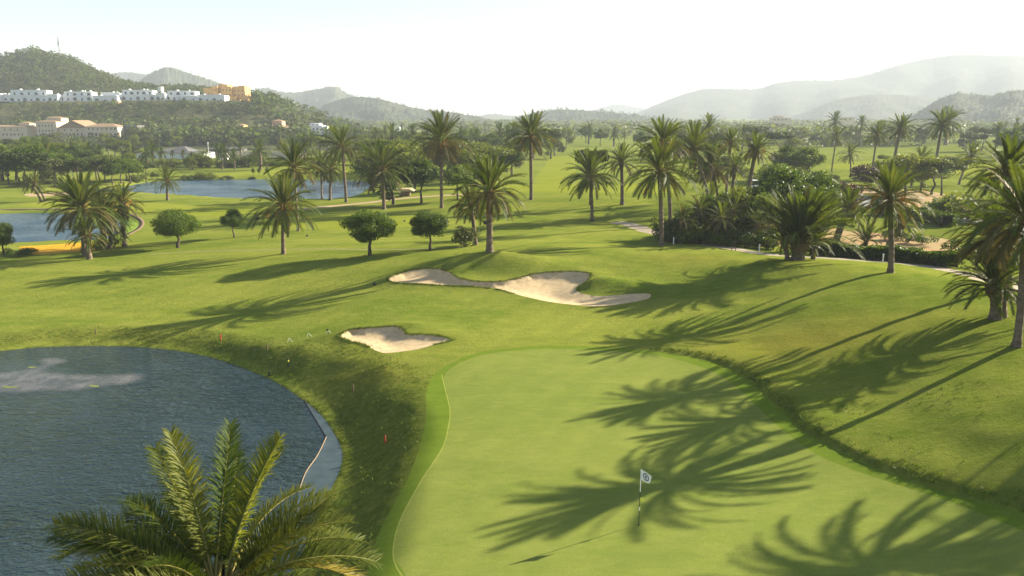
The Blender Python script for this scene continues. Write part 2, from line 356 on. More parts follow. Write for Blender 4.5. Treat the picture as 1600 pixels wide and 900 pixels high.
POND2 = outline([(-130,342),(-60,337),(0,334),(60,333),(120,334),(165,336),(186,342),(190,352),(184,362),(172,372),(150,380),(100,380),(50,383),(0,387),(-60,392),(-130,380),(-160,360)], .6, 4, ZW2)
POND3 = outline([(60,297),(130,296),(190,293),(215,287),(250,283),(300,281),(400,280),(500,281),(560,283),(585,288),(572,296),(562,303),(540,310),(500,312),(440,311),(380,311),(330,308),(290,305),(240,303),(200,301),(130,300)], 1.0, 4, ZW3)
COLLAR = outline([(571,900),(590,820),(640,735),(664,660),(667,610),(688,577),(740,553),(800,544),(870,540),(940,542),(1000,547),(1040,551),(1110,565),(1162,590),(1215,635),(1250,670),(1292,695),(1355,726),(1425,751),(1512,779),(1600,803),(1720,850),(1800,1000),(1500,1180),(1000,1250),(620,1150),(565,1000)], .35)
GREEN = outline([(634,900),(614,860),(622,810),(655,752),(690,700),(703,655),(699,620),(693,595),(705,575),(745,557),(800,548),(870,545),(940,547),(1000,552),(1040,558),(1092,572),(1131,590),(1173,625),(1215,665),(1275,709),(1355,742),(1477,781),(1565,816),(1650,860),(1700,980),(1450,1130),(1000,1200),(680,1100),(650,960)], .35)
_lp = catmull([(690,585),(696,610),(703,640),(701,665),(690,703),(655,755),(624,810),(614,855),(620,885),(634,910),(650,960)], False, 6)
_lc = resample(shoot(_lp[:, 0], _lp[:, 1], base)[:, :2], .3, False); _lt = np.gradient(_lc, axis=0); _lt /= np.hypot(*_lt.T)[:, None]; _ln = np.c_[-_lt[:, 1], _lt[:, 0]]*.028
LINE = np.vstack([_lc+_ln, (_lc-_ln)[::-1]])
BUNK1 = outline([(531,529),(549,520),(580,517),(619,515),(629,519),(637,525),(661,525),(689,527),(705,531),(696,534),(675,539),(647,546),(605,551),(587,547),(570,539),(545,534)], .15, 5)
BUNK2 = outline([(606,439),(626,431),(650,425),(682,423),(703,429),(717,438),(741,443),(780,444),(808,439),(836,432),(867,429),(902,428),(922,432),(918,441),(902,450),(908,458),(937,463),(983,460),(1014,460),(1014,466),(990,472),(944,478),(895,476),(850,470),(815,462),(780,453),(745,450),(696,448),(640,446),(615,445)], .2, 5)
PATH1 = ribbon([(962,347),(985,351),(1005,358),(1040,368),(1090,378),(1150,390),(1220,399),(1300,405),(1390,410),(1460,418),(1520,430),(1580,446),(1680,470)], 2.6, .6)
PATH2 = ribbon([(235,397),(310,393),(380,391),(500,389),(600,390),(660,389),(730,385)], .7, .5)
PATH3 = ribbon([(430,330),(520,322),(580,316),(620,311),(680,306),(740,303)], 2.6, 1.0)
ROAD = ribbon([(1240,283),(1275,291),(1320,303),(1370,320),(1420,333),(1465,341),(1520,345),(1600,350),(1750,356)], 6.5, 1.2)
SOIL = outline([(1262,287),(1310,283),(1345,290),(1400,296),(1440,297),(1475,303),(1510,312),(1530,330),(1500,338),(1440,330),(1390,318),(1340,304)], .9, 4)
SOIL2 = outline([(1210,372),(1260,362),(1300,357),(1340,362),(1400,366),(1470,372),(1500,383),(1480,393),(1420,391),(1340,388),(1260,388),(1215,384)], .7, 4)
BEACH = outline([(40,303),(90,300),(140,297),(180,293),(210,288),(225,283),(240,281),(232,286),(215,292),(195,297),(160,301),(100,305),(50,307)], .9, 4)
ORANGE = outline([(30,386),(70,383),(128,379),(150,381),(150,391),(100,395),(60,398),(48,396)], .4, 4)
LIME = outline([(188,341),(205,343),(216,350),(211,361),(198,369),(185,374),(186,362),(192,352)], .4, 4)
def bank_w(x, y): # bank is wide on the green's side of the pond, narrow on the far side
    return 2.2+2.9*ss((x+19)/9)
MOUNDS = []
def height(x, y):
    x = np.asarray(x, float); y = np.asarray(y, float)
    h = base(x, y)
    if not MOUNDS:
        for px_, py_, am, sx_, sy_ in ((735,414,.7,3.6,2.0),(800,414,1.0,4.6,2.1),(948,447,.8,3.2,1.2),(660,532-20,.3,2.0,.8),(1230,470,.25,6,4),(1290,560,.25,4,3),(560,410,.25,6,3)):
            q = shoot([px_], [py_], base)[0]; MOUNDS.append((q[0], q[1], am, sx_, sy_))
    mk = ss((-np.maximum(sdf(BUNK1, x, y), sdf(BUNK2, x, y)))/1.1)
    for mx, my, am, sx_, sy_ in MOUNDS: h = h+mk*am*np.exp(-((x-mx)/sx_)**2-((y-my)/sy_)**2)
    dc_ = -sdf(COLLAR, x, y); nearm = (1-ss((np.hypot(x, y-45)-45)/20))*ss((dc_-.3)/.8)
    dpp = -sdf(POND1, x, y); bk = (dpp > .3)*(1-ss((dpp-bank_w(x, y))/1.5))
    rs = ss((x-9)/6)
    h = h+nearm*(wob(x*1.9, y*2.6, 1.0, 3)*(.015+.07*bk+.03*rs)+wob(x, y, .55, 7)*(.03+.05*rs))
    for P, zw, wd in ((POND1, ZW1, None), (POND2, ZW2, 1.6), (POND3, ZW3, 2.2)):
        d = sdf(P, x, y); t = -d; wdt = bank_w(x, y) if wd is None else wd
        k = ss(t/wdt)**.85; lo = zw+.06+np.clip(t, 0, 3)*.02
        h = np.where(d > 0, zw+.06-np.minimum(d*.45, 1.2), np.where(t < wdt, lo*(1-k)+h*k, h))
    d = sdf(COLLAR, x, y); side = ss((x-9)/5); t = -d
    h = h+np.where(d > 0, 0, side*.20*ss(t/.45)*(1-ss((t-1.2)/3)))
    for P, dep in ((BUNK1, .26), (BUNK2, .36)):
        d = sdf(P, x, y); dy = .12
        h = h-np.where(d > 0, .07*ss(d/.12)+dep*ss(d/2.6), 0)
        t = -d; back = ss((y-(P[:, 1].mean()-1.0))/3.0)
        h = h+np.where(d > 0, back*.26*(1-ss(d/.16)), back*.26*(1-ss(t/2.5)))
    return h
# CDT terrain: one sheet, cut along every outline, faces sorted into their own ground objects
def gpoly(px, d=1.0): return outline(px, d, 4)
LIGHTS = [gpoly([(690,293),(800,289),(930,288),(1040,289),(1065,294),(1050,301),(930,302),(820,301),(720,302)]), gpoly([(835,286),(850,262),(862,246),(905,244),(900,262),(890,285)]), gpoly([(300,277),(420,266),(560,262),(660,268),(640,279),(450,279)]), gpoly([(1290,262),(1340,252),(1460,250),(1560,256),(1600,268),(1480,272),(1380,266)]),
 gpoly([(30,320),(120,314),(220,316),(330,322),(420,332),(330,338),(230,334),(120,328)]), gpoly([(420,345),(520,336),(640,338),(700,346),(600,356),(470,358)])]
REG = [('mown_line', LINE, 'mown_line'), ('putting_green', GREEN, 'green'), ('green_fringe', COLLAR, 'fringe'), ('sand_bunker', BUNK1, 'sand'), ('sand_bunker', BUNK2, 'sand'),
       ('cart_path', PATH1, 'path'), ('dirt_track', PATH2, 'track'), ('gravel_path', PATH3, 'beach'), ('road', ROAD, 'asphalt'), ('bare_soil', SOIL, 'soil'), ('bare_soil', SOIL2, 'soil'),
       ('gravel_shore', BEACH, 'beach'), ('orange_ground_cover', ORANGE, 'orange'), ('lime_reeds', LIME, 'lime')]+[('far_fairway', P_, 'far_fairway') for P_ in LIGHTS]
pts = []
r = 6.0; row = 0
while r < 9500:
    if r < 170: dr, da = .013, radians(.28)
    elif r < 700: dr, da = .025, radians(.5)
    else: dr, da = .05, radians(1.2)
    a = np.arange(-radians(47), radians(47), da)+(row % 2)*da/2
    pts.append(np.c_[r*np.sin(a), r*np.cos(a)])
    if row % 5 == 0:
        b = np.arange(radians(48), radians(312), radians(3)); pts.append(np.c_[r*np.sin(b), r*np.cos(b)])
    r *= 1+dr; row += 1
G = np.vstack(pts+[np.zeros((1, 2))]); G = G+RNG.normal(0, 1, G.shape)*np.hypot(*G.T)[:, None]*.0009
keep = np.ones(len(G), bool); near = np.hypot(*G.T) < 260
for _, P, _m in REG:
    d = np.full(len(G), 9.); k = np.nonzero(near)[0]; d[k] = np.abs(sdf(P, G[k, 0], G[k, 1])); keep &= d > .07
k = np.nonzero(near)[0]; d = np.full(len(G), 9.); d[k] = np.abs(sdf(POND1, G[k, 0], G[k, 1])); keep &= d > .07
G = G[keep]
Vin = [tuple(p) for p in G]; Fin = []
for nm, P in [(a, b) for a, b, c in REG]+[('pond', POND1)]:
    if np.sum(P[:, 0]*np.roll(P[:, 1], -1)-np.roll(P[:, 0], -1)*P[:, 1]) < 0: P = P[::-1]
    s0 = len(Vin); Vin += [tuple(p) for p in P]; Fin.append(list(range(s0, len(Vin))))
cv, ce, cf, _ov, _oe, of = delaunay_2d_cdt([Vector(p) for p in Vin], [], Fin, 0, 1e-5, True)
V2 = np.array([(v[0], v[1]) for v in cv]); Z = height(V2[:, 0], V2[:, 1])
V3 = np.c_[V2, Z]
fa = np.array(cf, np.int32); owner = np.full(len(cf), -1)
for i, ids in enumerate(of):
    g = [j for j in ids if j < len(REG)]
    if g: owner[i] = min(g)
def sub(idx, name, mname):
    f = fa[idx]; u, inv = np.unique(f, return_inverse=True)
    me = np_mesh(name, V3[u], inv.reshape(f.shape), M[mname], smooth=True)
    return obj(name, me), u
ground, gu = sub(owner == -1, 'fairway_ground', 'fairway'); tag(ground, kind='structure')
gx, gy = V2[gu, 0], V2[gu, 1]; gr = np.hypot(gx, gy)
dp = -sdf(POND1, gx, gy); wdt = bank_w(gx, gy)
rough = np.where(dp < 0, .8, (1-ss((dp-wdt*1.05)/1.8))*.95)
dc = -sdf(COLLAR, gx, gy)
rough = np.maximum(rough, np.where(dc > 0, (1-ss((dc-.5)/1.2))*ss((gx-9)/4)*.8, 0))
for P in (BUNK1, BUNK2): rough = np.maximum(rough, np.where(sdf(P, gx, gy) > -3, (1-ss((-sdf(P, gx, gy)-.4)/1.6))*.35, 0))
rough = np.maximum(rough, .38*np.exp(-((gx-22)**2/60+(gy-42)**2/50))*1.0)
rough = np.where((dp > 0) & (dp < .55) & (gx < -10), 0, rough)
dry = .75*np.exp(-((gx-19)**2/45+(gy-47)**2/14))+.5*np.exp(-((gx-18)**2/30+(gy-73)**2/9))+.35*np.exp(-((gx+9)**2/9+(gy-45)**2/6))
scrub = ss((gr-240)/120)*np.clip(.55+.9*wob(gx, gy, .021, 2), 0, 1)
rgt = ss((gx-22)/8)*ss((gy-84)/8)*(1-ss((gy-150)/40)); scrub = np.maximum(scrub, rgt*.75)
ca = ground.data.color_attributes.new('cover', 'FLOAT_COLOR', 'POINT')
ca.data.foreach_set('color', np.c_[rough, np.clip(dry, 0, 1), scrub, np.ones(len(gx))].astype(np.float32).ravel())
for i, (nm, P, mn) in enumerate(REG):
    if (owner == i).any():
        o, _ = sub(owner == i, nm, mn); tag(o, kind='structure')
def ground_z(x, y): return float(height(np.array([x]), np.array([y]))[0])
def at(px, py):
    q = shoot([px], [py], height)[0]; return Vector(q[:3]), q[3]
# water
def sheet(name, P, z, m, grow=.5, kind='structure', n=0):
    c = P.mean(0); t = np.roll(P, -1, 0)-np.roll(P, 1, 0); t /= np.hypot(*t.T)[:, None]+1e-9
    nr = np.c_[t[:, 1], -t[:, 0]]; area = np.sum(P[:, 0]*np.roll(P[:, 1], -1)-np.roll(P[:, 0], -1)*P[:, 1])
    if area < 0: nr = -nr
    Q = (P+nr*grow)[::2 if len(P) > 60 else 1]
    if area < 0: Q = Q[::-1]
    res = delaunay_2d_cdt([Vector(q) for q in Q], [], [list(range(len(Q)))], 0, 1e-5, True); qv = np.array([(v[0], v[1]) for v in res[0]]); ft = np.array(res[2])
    ft = ft[sdf(Q, *qv[ft].mean(1).T) > 0]
    me = np_mesh(name, np.c_[qv, np.full(len(qv), z)], ft, m)
    if me.polygons[0].normal.z < 0: me.flip_normals()
    o = obj(name, me); tag(o, kind=kind); return o
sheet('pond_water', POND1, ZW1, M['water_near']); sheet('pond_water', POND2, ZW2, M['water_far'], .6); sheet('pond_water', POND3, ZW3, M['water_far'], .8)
SHELF = outline([(372,570),(400,580),(440,599),(480,626),(509,652),(529,682),(539,705),(538,728),(528,752),(516,776),(501,808),(482,845),(462,860),(458,820),(464,780),(476,738),(494,712),(509,683),(484,640),(462,603),(420,587)], .25, 1, ZW1)
sheet('submerged_liner_shelf', SHELF, ZW1+.008, M['shelf'], 0)
PALE_PATCH = outline([(-60,608),(-30,585),(20,578),(55,572),(50,563),(75,557),(110,558),(112,566),(80,577),(120,582),(180,582),(225,581),(238,588),(215,600),(175,606),(120,613),(60,615),(0,618),(-40,618)], .3, 4, ZW1)  # soft pale grey sheet just above the water, fading at its edge
_g = np.stack(np.meshgrid(np.arange(PALE_PATCH[:, 0].min(), PALE_PATCH[:, 0].max(), .35), np.arange(PALE_PATCH[:, 1].min(), PALE_PATCH[:, 1].max(), .35)), -1); _sh = _g.shape[:2]
_d = sdf(PALE_PATCH, _g[..., 0], _g[..., 1]); _I = np.arange(_sh[0]*_sh[1]).reshape(_sh); _q = np.stack([_I[:-1, :-1], _I[:-1, 1:], _I[1:, 1:], _I[1:, :-1]], -1).reshape(-1, 4); _q = _q[(_d.ravel()[_q] > 0).all(1)]
_u, _iv = np.unique(_q, return_inverse=True); _me = np_mesh('pale_water_patch', np.c_[_g.reshape(-1, 2)[_u], np.full(len(_u), ZW1+.006)], _iv.reshape(_q.shape), M['pale_patch'])
_ca = _me.color_attributes.new('edge', 'FLOAT_COLOR', 'POINT'); _e = ss(_d.ravel()[_u]/1.1); _ca.data.foreach_set('color', np.repeat(_e[:, None], 4, 1).astype(np.float32).ravel()); tag(obj('pale_water_patch', _me), kind='structure')
for px_ in ([(43,574),(48,572.6),(57,573.6),(54,575),(47,575.4)], [(138,603),(143,601.5),(153,602.6),(155,604.6),(147,605),(141,604)], [(2,605),(10,603),(19,604.3),(31,603.8),(24,606),(12,606.3)]):
    sheet('duckweed_patch', outline(px_, .15, 3, ZW1), ZW1+.012, M['duckweed'], 0)
# low stone kerb at the far pond, liner pipe of the near pond
def kerb(px, z0, z1, wdt, name, label, m, cat):
    c = resample(on_plane(catmull(px, False, 5), z0), .5, False); t = np.gradient(c, axis=0); t /= np.hypot(*t.T)[:, None]; nr = np.c_[-t[:, 1], t[:, 0]]*wdt/2
    V = []; Fq = []
    for a, b in zip(c, nr):
        V += [(*(a-b), z0-.4), (*(a-b*.85), z1), (*(a+b*.85), z1), (*(a+b), z0-.4)]
    for i in range(len(c)-1):
        for k in range(3): j = i*4+k; Fq.append((j, j+1, j+5, j+4))
    o = obj(name, np_mesh(name, V, np.array(Fq), m)); tag(o, label, cat); return o
kerb([(150,334),(180,336),(203,339),(218,346),(223,353),(219,361),(208,368),(196,374)], ZW2+.2, ZW2+.75, .7, 'stone_kerb', 'dark stone kerb curving round the right end of the far left pond', M['wood'], 'kerb')
kerb([(-60,334),(0,331),(60,330),(95,330)], ZW2+.1, ZW2+.6, .4, 'stone_kerb', 'brown stone kerb along the straight far edge of the far left pond', M['beach'], 'kerb')
kerb([(404,577),(430,588),(460,602),(484,640),(510,683)], ZW1, ZW1+.03, .045, 'liner_pipe', 'thin dark pipe floating along the pond liner edge', M['black'], 'pipe')
kerb([(510,683),(496,712),(478,738),(468,765)], ZW1, ZW1+.03, .035, 'liner_rope', 'pale rope floating at the near end of the pond liner edge', M['beach'], 'rope')

# ------------------------------------------------------------------ hills and mountains
def patch(name, skyline, D, depth, m, base_z=-6, nu=160, nv=26, rough=1.0, seed=0, gully=.0):
    """a ridge: its crest follows a skyline at distance D, flanks fall away on both sides"""
    sk = catmull(skyline, False, 8); X = np.linspace(sk[0, 0], sk[-1, 0], nu); Y = np.interp(X, sk[:, 0], sk[:, 1])
    import mathutils.noise as mn
    r_ = rays(X, Y); az = r_[:, 0]/r_[:, 1]; crest = CAMH+r_[:, 2]/r_[:, 1]*D
    rg = np.random.default_rng(seed); ph = rg.random(8)*6.28
    V = np.zeros((nv, nu, 3))
    for j, v in enumerate(np.linspace(-1, 1, nv)):
        prof = np.clip(1-abs(v), 0, 1); prof = prof**1.15*(.75+.25*prof)
        d = D+v*depth*(1+.25*np.sin(X*.02+ph[3])+.1*np.sin(X*.07+ph[4]))
        fs = 3.2/depth; rn = np.array([mn.ridged_multi_fractal((az[i]*d[i]*fs*1.4, d[i]*fs, seed*.37), .9, 2.1, 5, 1.0, 2.0) for i in range(nu)])
        z = base_z+(crest-base_z)*prof*(1+gully*2.4*(rn-1.2)*(1-prof))
        V[j, :, 0] = az*d; V[j, :, 1] = d; V[j, :, 2] = z
    V[:, :, 2] += rg.normal(0, 1, V.shape[:2])*rough*(np.abs(np.linspace(-1, 1, nv))[:, None] < .97)
    I = np.arange(nu*nv).reshape(nv, nu); Fq = np.stack([I[:-1, :-1], I[:-1, 1:], I[1:, 1:], I[1:, :-1]], -1).reshape(-1, 4)
    o = obj(name, np_mesh(name, V.reshape(-1, 3), Fq, m, smooth=True)); tag(o, kind='structure'); return V
RIDGES = []
for nm, skl, D, dep, rg, gl in [
    ('mountain', [(90,150),(150,120),(190,111),(225,114),(262,125),(330,160)], 2600, 500, 2.5, .2),
    ('mountain', [(120,190),(190,150),(225,118),(245,107),(262,103),(285,109),(310,117),(345,130),(375,146),(420,175),(450,195)], 1900, 420, 2.0, .25),
    ('mountain', [(330,190),(370,158),(392,140),(412,136),(440,142),(470,143),(500,137),(522,134),(545,146),(600,168),(660,192)], 2300, 480, 2.2, .25),
    ('mountain', [(430,196),(490,172),(520,158),(550,151),(580,151),(620,161),(660,170),(700,174),(740,181),(780,189),(850,198)], 1600, 380, 1.6, .25),
    ('mountain', [(700,196),(750,181),(775,178),(800,181),(850,180),(900,186)], 3600, 500, 3, .2),
    ('mountain', [(760,197),(810,184),(850,173),(890,171),(930,173),(980,178),(1040,186),(1110,196)], 1750, 330, 1.8, .25),
    ('mountain', [(880,190),(920,175),(950,165),(972,163),(1000,168),(1050,176),(1120,188)], 5200, 700, 4, .15),
    ('mountain', [(940,198),(985,180),(1020,165),(1060,149),(1100,138),(1145,138),(1185,137),(1215,128),(1255,124),(1300,124),(1350,116),(1400,101),(1440,91),(1485,84),(1540,83),(1600,86),(1720,98),(1850,125)], 3600, 1300, 2.0, .16),
    ('mountain', [(1200,192),(1260,175),(1300,158),(1350,148),(1400,147),(1450,151),(1520,165),(1600,180)], 2400, 450, 1.5, .12),
    ('mountain', [(1380,200),(1430,178),(1462,157),(1495,144),(1520,146),(1555,147),(1600,139),(1680,142),(1800,160)], 1300, 330, 1.2, .25)]:
    RIDGES.append(patch(nm, skl, D, dep, M['mountain'], -8, 220, 48, rg*.6, int(D), gl))
HC = np.array([-500,-300,-100,0,60,110,150,185,215,260,300,350,395,430,470,520,570,640], float)
HR = [  # distance, ground row (pixels) for each column: the terraced hill on the left
 (350, [240]*18), (390, [229]*18), (440, [217,217,217,217,216,216,216,216,216,215,215,215,215,215,216,219,224,230]),
 (480, [196,196,196,196,195,195,195,195,195,194,194,194,196,199,205,212,219,227]),
 (514, [172,172,172,170,168,168,168,166,166,165,165,165,166,175,193,207,217,225]), (522, [160,160,160,160,159,159,159,158,158,158,157,158,161,168,188,204,215,224]),
 (570, [158,158,157,157,157,156,156,156,156,155,155,155,157,163,180,198,213,223]), (600, [140,140,142,142,140,140,142,146,150,153,153,153,156,160,175,194,211,222]),
 (660, [112,112,116,116,105,106,121,134,142,146,145,150,157,161,172,190,209,222]), (720, [98,96,98,98,82,92,112,130,138,143,142,150,159,163,173,190,209,222]),
 (790, [110,108,108,108,98,104,120,136,143,147,147,154,162,167,178,195,212,222]), (880, [170,170,170,165,165,165,170,175,178,180,180,182,185,188,195,205,215,222])]
HD = np.array([a for a, b in HR], float); HY = np.array([b for a, b in HR], float)
HDf = np.linspace(350, 880, 120); HCf = np.linspace(-500, 640, 240)
tmp = np.array([np.interp(HCf, HC, rw) for rw in HY]); HYf = np.array([np.interp(HDf, HD, tmp[:, k]) for k in range(len(HCf))]).T
def sm(A):
    B = A.copy(); B[:, 1:-1] = (A[:, :-2]+2*A[:, 1:-1]+A[:, 2:])/4; return B
HYf = sm(sm(sm(HYf)))
_az = (HCf-800)/F/ (cp+sp_*(450-170)/F)
HZf = CAMH+np.array([[rays(0, yy)[0, 2]/rays(0, yy)[0, 1] for yy in rowv] for rowv in HYf])*HDf[:, None]
HZf += RNG.normal(0, .35, HZf.shape)*ss((HDf[:, None]-400)/60)
fade = ss((HCf[-1]-HCf)/90); HZf = HZf*fade+(-3)*(1-fade)
Vh = np.zeros((len(HDf), len(HCf), 3)); Vh[:, :, 0] = _az[None]*HDf[:, None]; Vh[:, :, 1] = HDf[:, None]; Vh[:, :, 2] = HZf
Vh[0, :, 2] = -4; Vh[-1, :, 2] = -4
I = np.arange(Vh.shape[0]*Vh.shape[1]).reshape(Vh.shape[:2]); Fq = np.stack([I[:-1, :-1], I[:-1, 1:], I[1:, 1:], I[1:, :-1]], -1).reshape(-1, 4)
o = obj('hill', np_mesh('hill', Vh.reshape(-1, 3), Fq, M['hill_near'], smooth=True)); tag(o, kind='structure')
def hill_z(x, y):
    x = np.asarray(x, float); y = np.asarray(y, float); a = x/np.maximum(y, 1)
    i = np.clip((y-HDf[0])/(HDf[1]-HDf[0]), 0, len(HDf)-1.001); j = np.clip((a-_az[0])/(_az[1]-_az[0]), 0, len(HCf)-1.001)
    i0 = i.astype(int); j0 = j.astype(int); fi = i-i0; fj = j-j0
    z = HZf[i0, j0]*(1-fi)*(1-fj)+HZf[i0+1, j0]*fi*(1-fj)+HZf[i0, j0+1]*(1-fi)*fj+HZf[i0+1, j0+1]*fi*fj
    return np.where((y > 352) & (y < 878) & (a > _az[0]) & (a < _az[-1]), z, -9)
def land(x, y): return np.maximum(height(x, y), hill_z(x, y))
def at_dist(px, D):   # point on the land at distance D under a pixel column
    x = (px-800)/F*D/(cp+sp_*(450-190)/F); return Vector((x, D, float(land(np.array([x]), np.array([D]))[0])))

# ------------------------------------------------------------------ palms
def frond_data(e0, droop, npair, rg, width=.165, tri=True, vee=.45, stem_n=9):
    """a unit-length feather frond along +x; returns verts, quads, tris, material ids"""
    sN = np.linspace(0, 1, stem_n); ang = e0-droop*sN**1.25
    dx = np.cos(ang); dz = np.sin(ang); px = np.r_[0, np.cumsum((dx[1:]+dx[:-1])/2)]/(stem_n-1); pz = np.r_[0, np.cumsum((dz[1:]+dz[:-1])/2)]/(stem_n-1)
    sway = rg.normal(0, .03); py = sway*sN**2
    V = []; Q = []; T = []
    for i in range(stem_n):
        rr = .011*(1-sN[i])+.0016
        V += [(px[i]-dz[i]*rr, py[i], pz[i]+dx[i]*rr), (px[i]+dz[i]*rr*.6, py[i]-rr, pz[i]-dx[i]*rr*.6), (px[i]+dz[i]*rr*.6, py[i]+rr, pz[i]-dx[i]*rr*.6)]
    for i in range(stem_n-1):
        for k in range(3): Q.append((i*3+k, i*3+(k+1) % 3, (i+1)*3+(k+1) % 3, (i+1)*3+k))
    nq = len(Q)
    ts = np.linspace(.14, .995, npair)
    for t in ts:
        a = np.interp(t, sN, ang); c = np.array([np.interp(t, sN, px), np.interp(t, sN, py), np.interp(t, sN, pz)])
        tan = np.array([cos(a), 0, sin(a)]); up = np.array([-sin(a), 0, cos(a)])
        ll = width*(.35+.65*math.sin(min(1, (t-.05)/.55)*pi/2))*(1-.55*max(0, (t-.72)/.28)**1.5)
        for sd_ in (-1, 1):
            l = ll*rg.uniform(.85, 1.12); fw = .75+.9*t+rg.normal(0, .12 if tri else .26); vv = vee+rg.normal(0, .16 if tri else .38)
            dr = tan*fw+np.array([0, sd_, 0])*1.0+up*vv; dr /= np.linalg.norm(dr)
            wv = tan*.5*.0062*(1.35 if not tri else 2.9)
            b = len(V); tip = c+dr*l+np.array([0, 0, -.18*l*rg.uniform(.3, 1.3)])
            if tri: V += [tuple(c-wv), tuple(c+wv), tuple(tip)]; T.append((b, b+1, b+2))
            else:
                mid = c+dr*l*.5; V += [tuple(c-wv), tuple(c+wv), tuple(mid+wv*1.2), tuple(mid-wv*1.2), tuple(tip)]; Q.append((b, b+1, b+2, b+3)); T.append((b+3, b+2, b+4))
    return np.array(V), np.array(Q), np.array(T), nq
def frond_mesh(name, e0, droop, npair, seed, m, **kw):
    V, Q, T, nq = frond_data(e0, droop, npair, np.random.default_rng(seed), **kw)
    mi = np.r_[np.zeros(nq), np.ones(len(Q)-nq), np.ones(len(T))]
    return np_mesh(name, V, [Q, T], [M['frond_stem'], M[m]], mi)
TIERS = [(85, 14), (76, 26), (66, 42), (54, 58), (41, 72), (27, 80), (12, 78), (-6, 64), (-26, 44)]
FR = {}
for kind_, m_ in (('g', 'palm'), ('y', 'palm_young'), ('o', 'palm_old'), ('d', 'palm_dead')):
    for ti, (e, d) in enumerate(TIERS):
        FR[kind_, ti] = [frond_mesh('frond', radians(e), radians(d), 74, 100+ti*7+k, m_, width=.15) for k in range(2 if kind_ == 'g' else 1)]
def trunk_mesh(h, r, lean, rg, swell=True):
    n = 14; rings = max(10, int(h/.28)); V = []; Fq = []
    for i in range(rings+1):
        t = i/rings; z = h*t; rr = r*(1.0+.45*math.exp(-t*h/.35)-.10*t+(.42*ss(np.array((t*h-(h-1.1))/.7))*1.0 if swell else 0))
        cx = lean[0]*(t**1.6); cy_ = lean[1]*(t**1.6)
        for k in range(n):
            a = 2*pi*(k+.5*(i % 2))/n; q = rr*(1+.055*(1 if (k+i) % 2 else -1)+rg.normal(0, .02)); V.append((cx+q*cos(a), cy_+q*sin(a), z))
    for i in range(rings):
        for k in range(n): Fq.append((i*n+k, i*n+(k+1) % n, (i+1)*n+(k+1) % n, (i+1)*n+k))
    return np_mesh('trunk', V, np.array(Fq), M['trunk'])
def boot_mesh():
    b = MB(); rg = random.Random(3)
    for j in range(5):
        for k in range(11):
            a = 2*pi*(k+.5*(j % 2))/11; z = -.55+j*.26; rr = .30+.12*sin(pi*(j+.7)/5.5); d = Vector((cos(a), sin(a), 0)); t = Vector((-sin(a), cos(a), 0)); o_ = d*rr+Vector((0, 0, z))
            u = d*.16+Vector((0, 0, .32+rg.random()*.1))
            b.add([o_-t*.09-d*.1, o_+t*.09-d*.1, o_+u+t*.05, o_+u-t*.05, o_+d*.05+u*.35], [(0, 1, 4), (1, 2, 4), (2, 3, 4), (3, 0, 4)])
    b.tube([(0, 0, -.6), (0, 0, -.2), (0, 0, .3), (0, 0, .7)], [.3, .4, .36, .1], 10)
    return b.mesh('leaf_bases', M['boot'])
BOOT = boot_mesh()
def fruit_mesh():
    b = MB(); rg = random.Random(5)
    for k in range(9):
        a = rg.random()*2*pi; l = rg.uniform(1.0, 1.7); d = Vector((cos(a), sin(a), 0)); e = rg.uniform(.2, .8)
        P = [d*(.25+l*t)+Vector((0, 0, .2+l*e*t-l*1.0*t*t)) for t in (0, .35, .7, 1)]
        b.tube(P, [.035, .03, .025, .015], 4)
        for q in range(16):
            c = P[2].lerp(P[3], rg.random()); dd = Vector((rg.uniform(-1, 1), rg.uniform(-1, 1), -1.1)).normalized()*rg.uniform(.25, .5); b.tube([c, c+dd], [.02, .012], 3)
    return b.mesh('fruit_stalks', M['fruit'])
FRUIT = fruit_mesh()
NP = 0
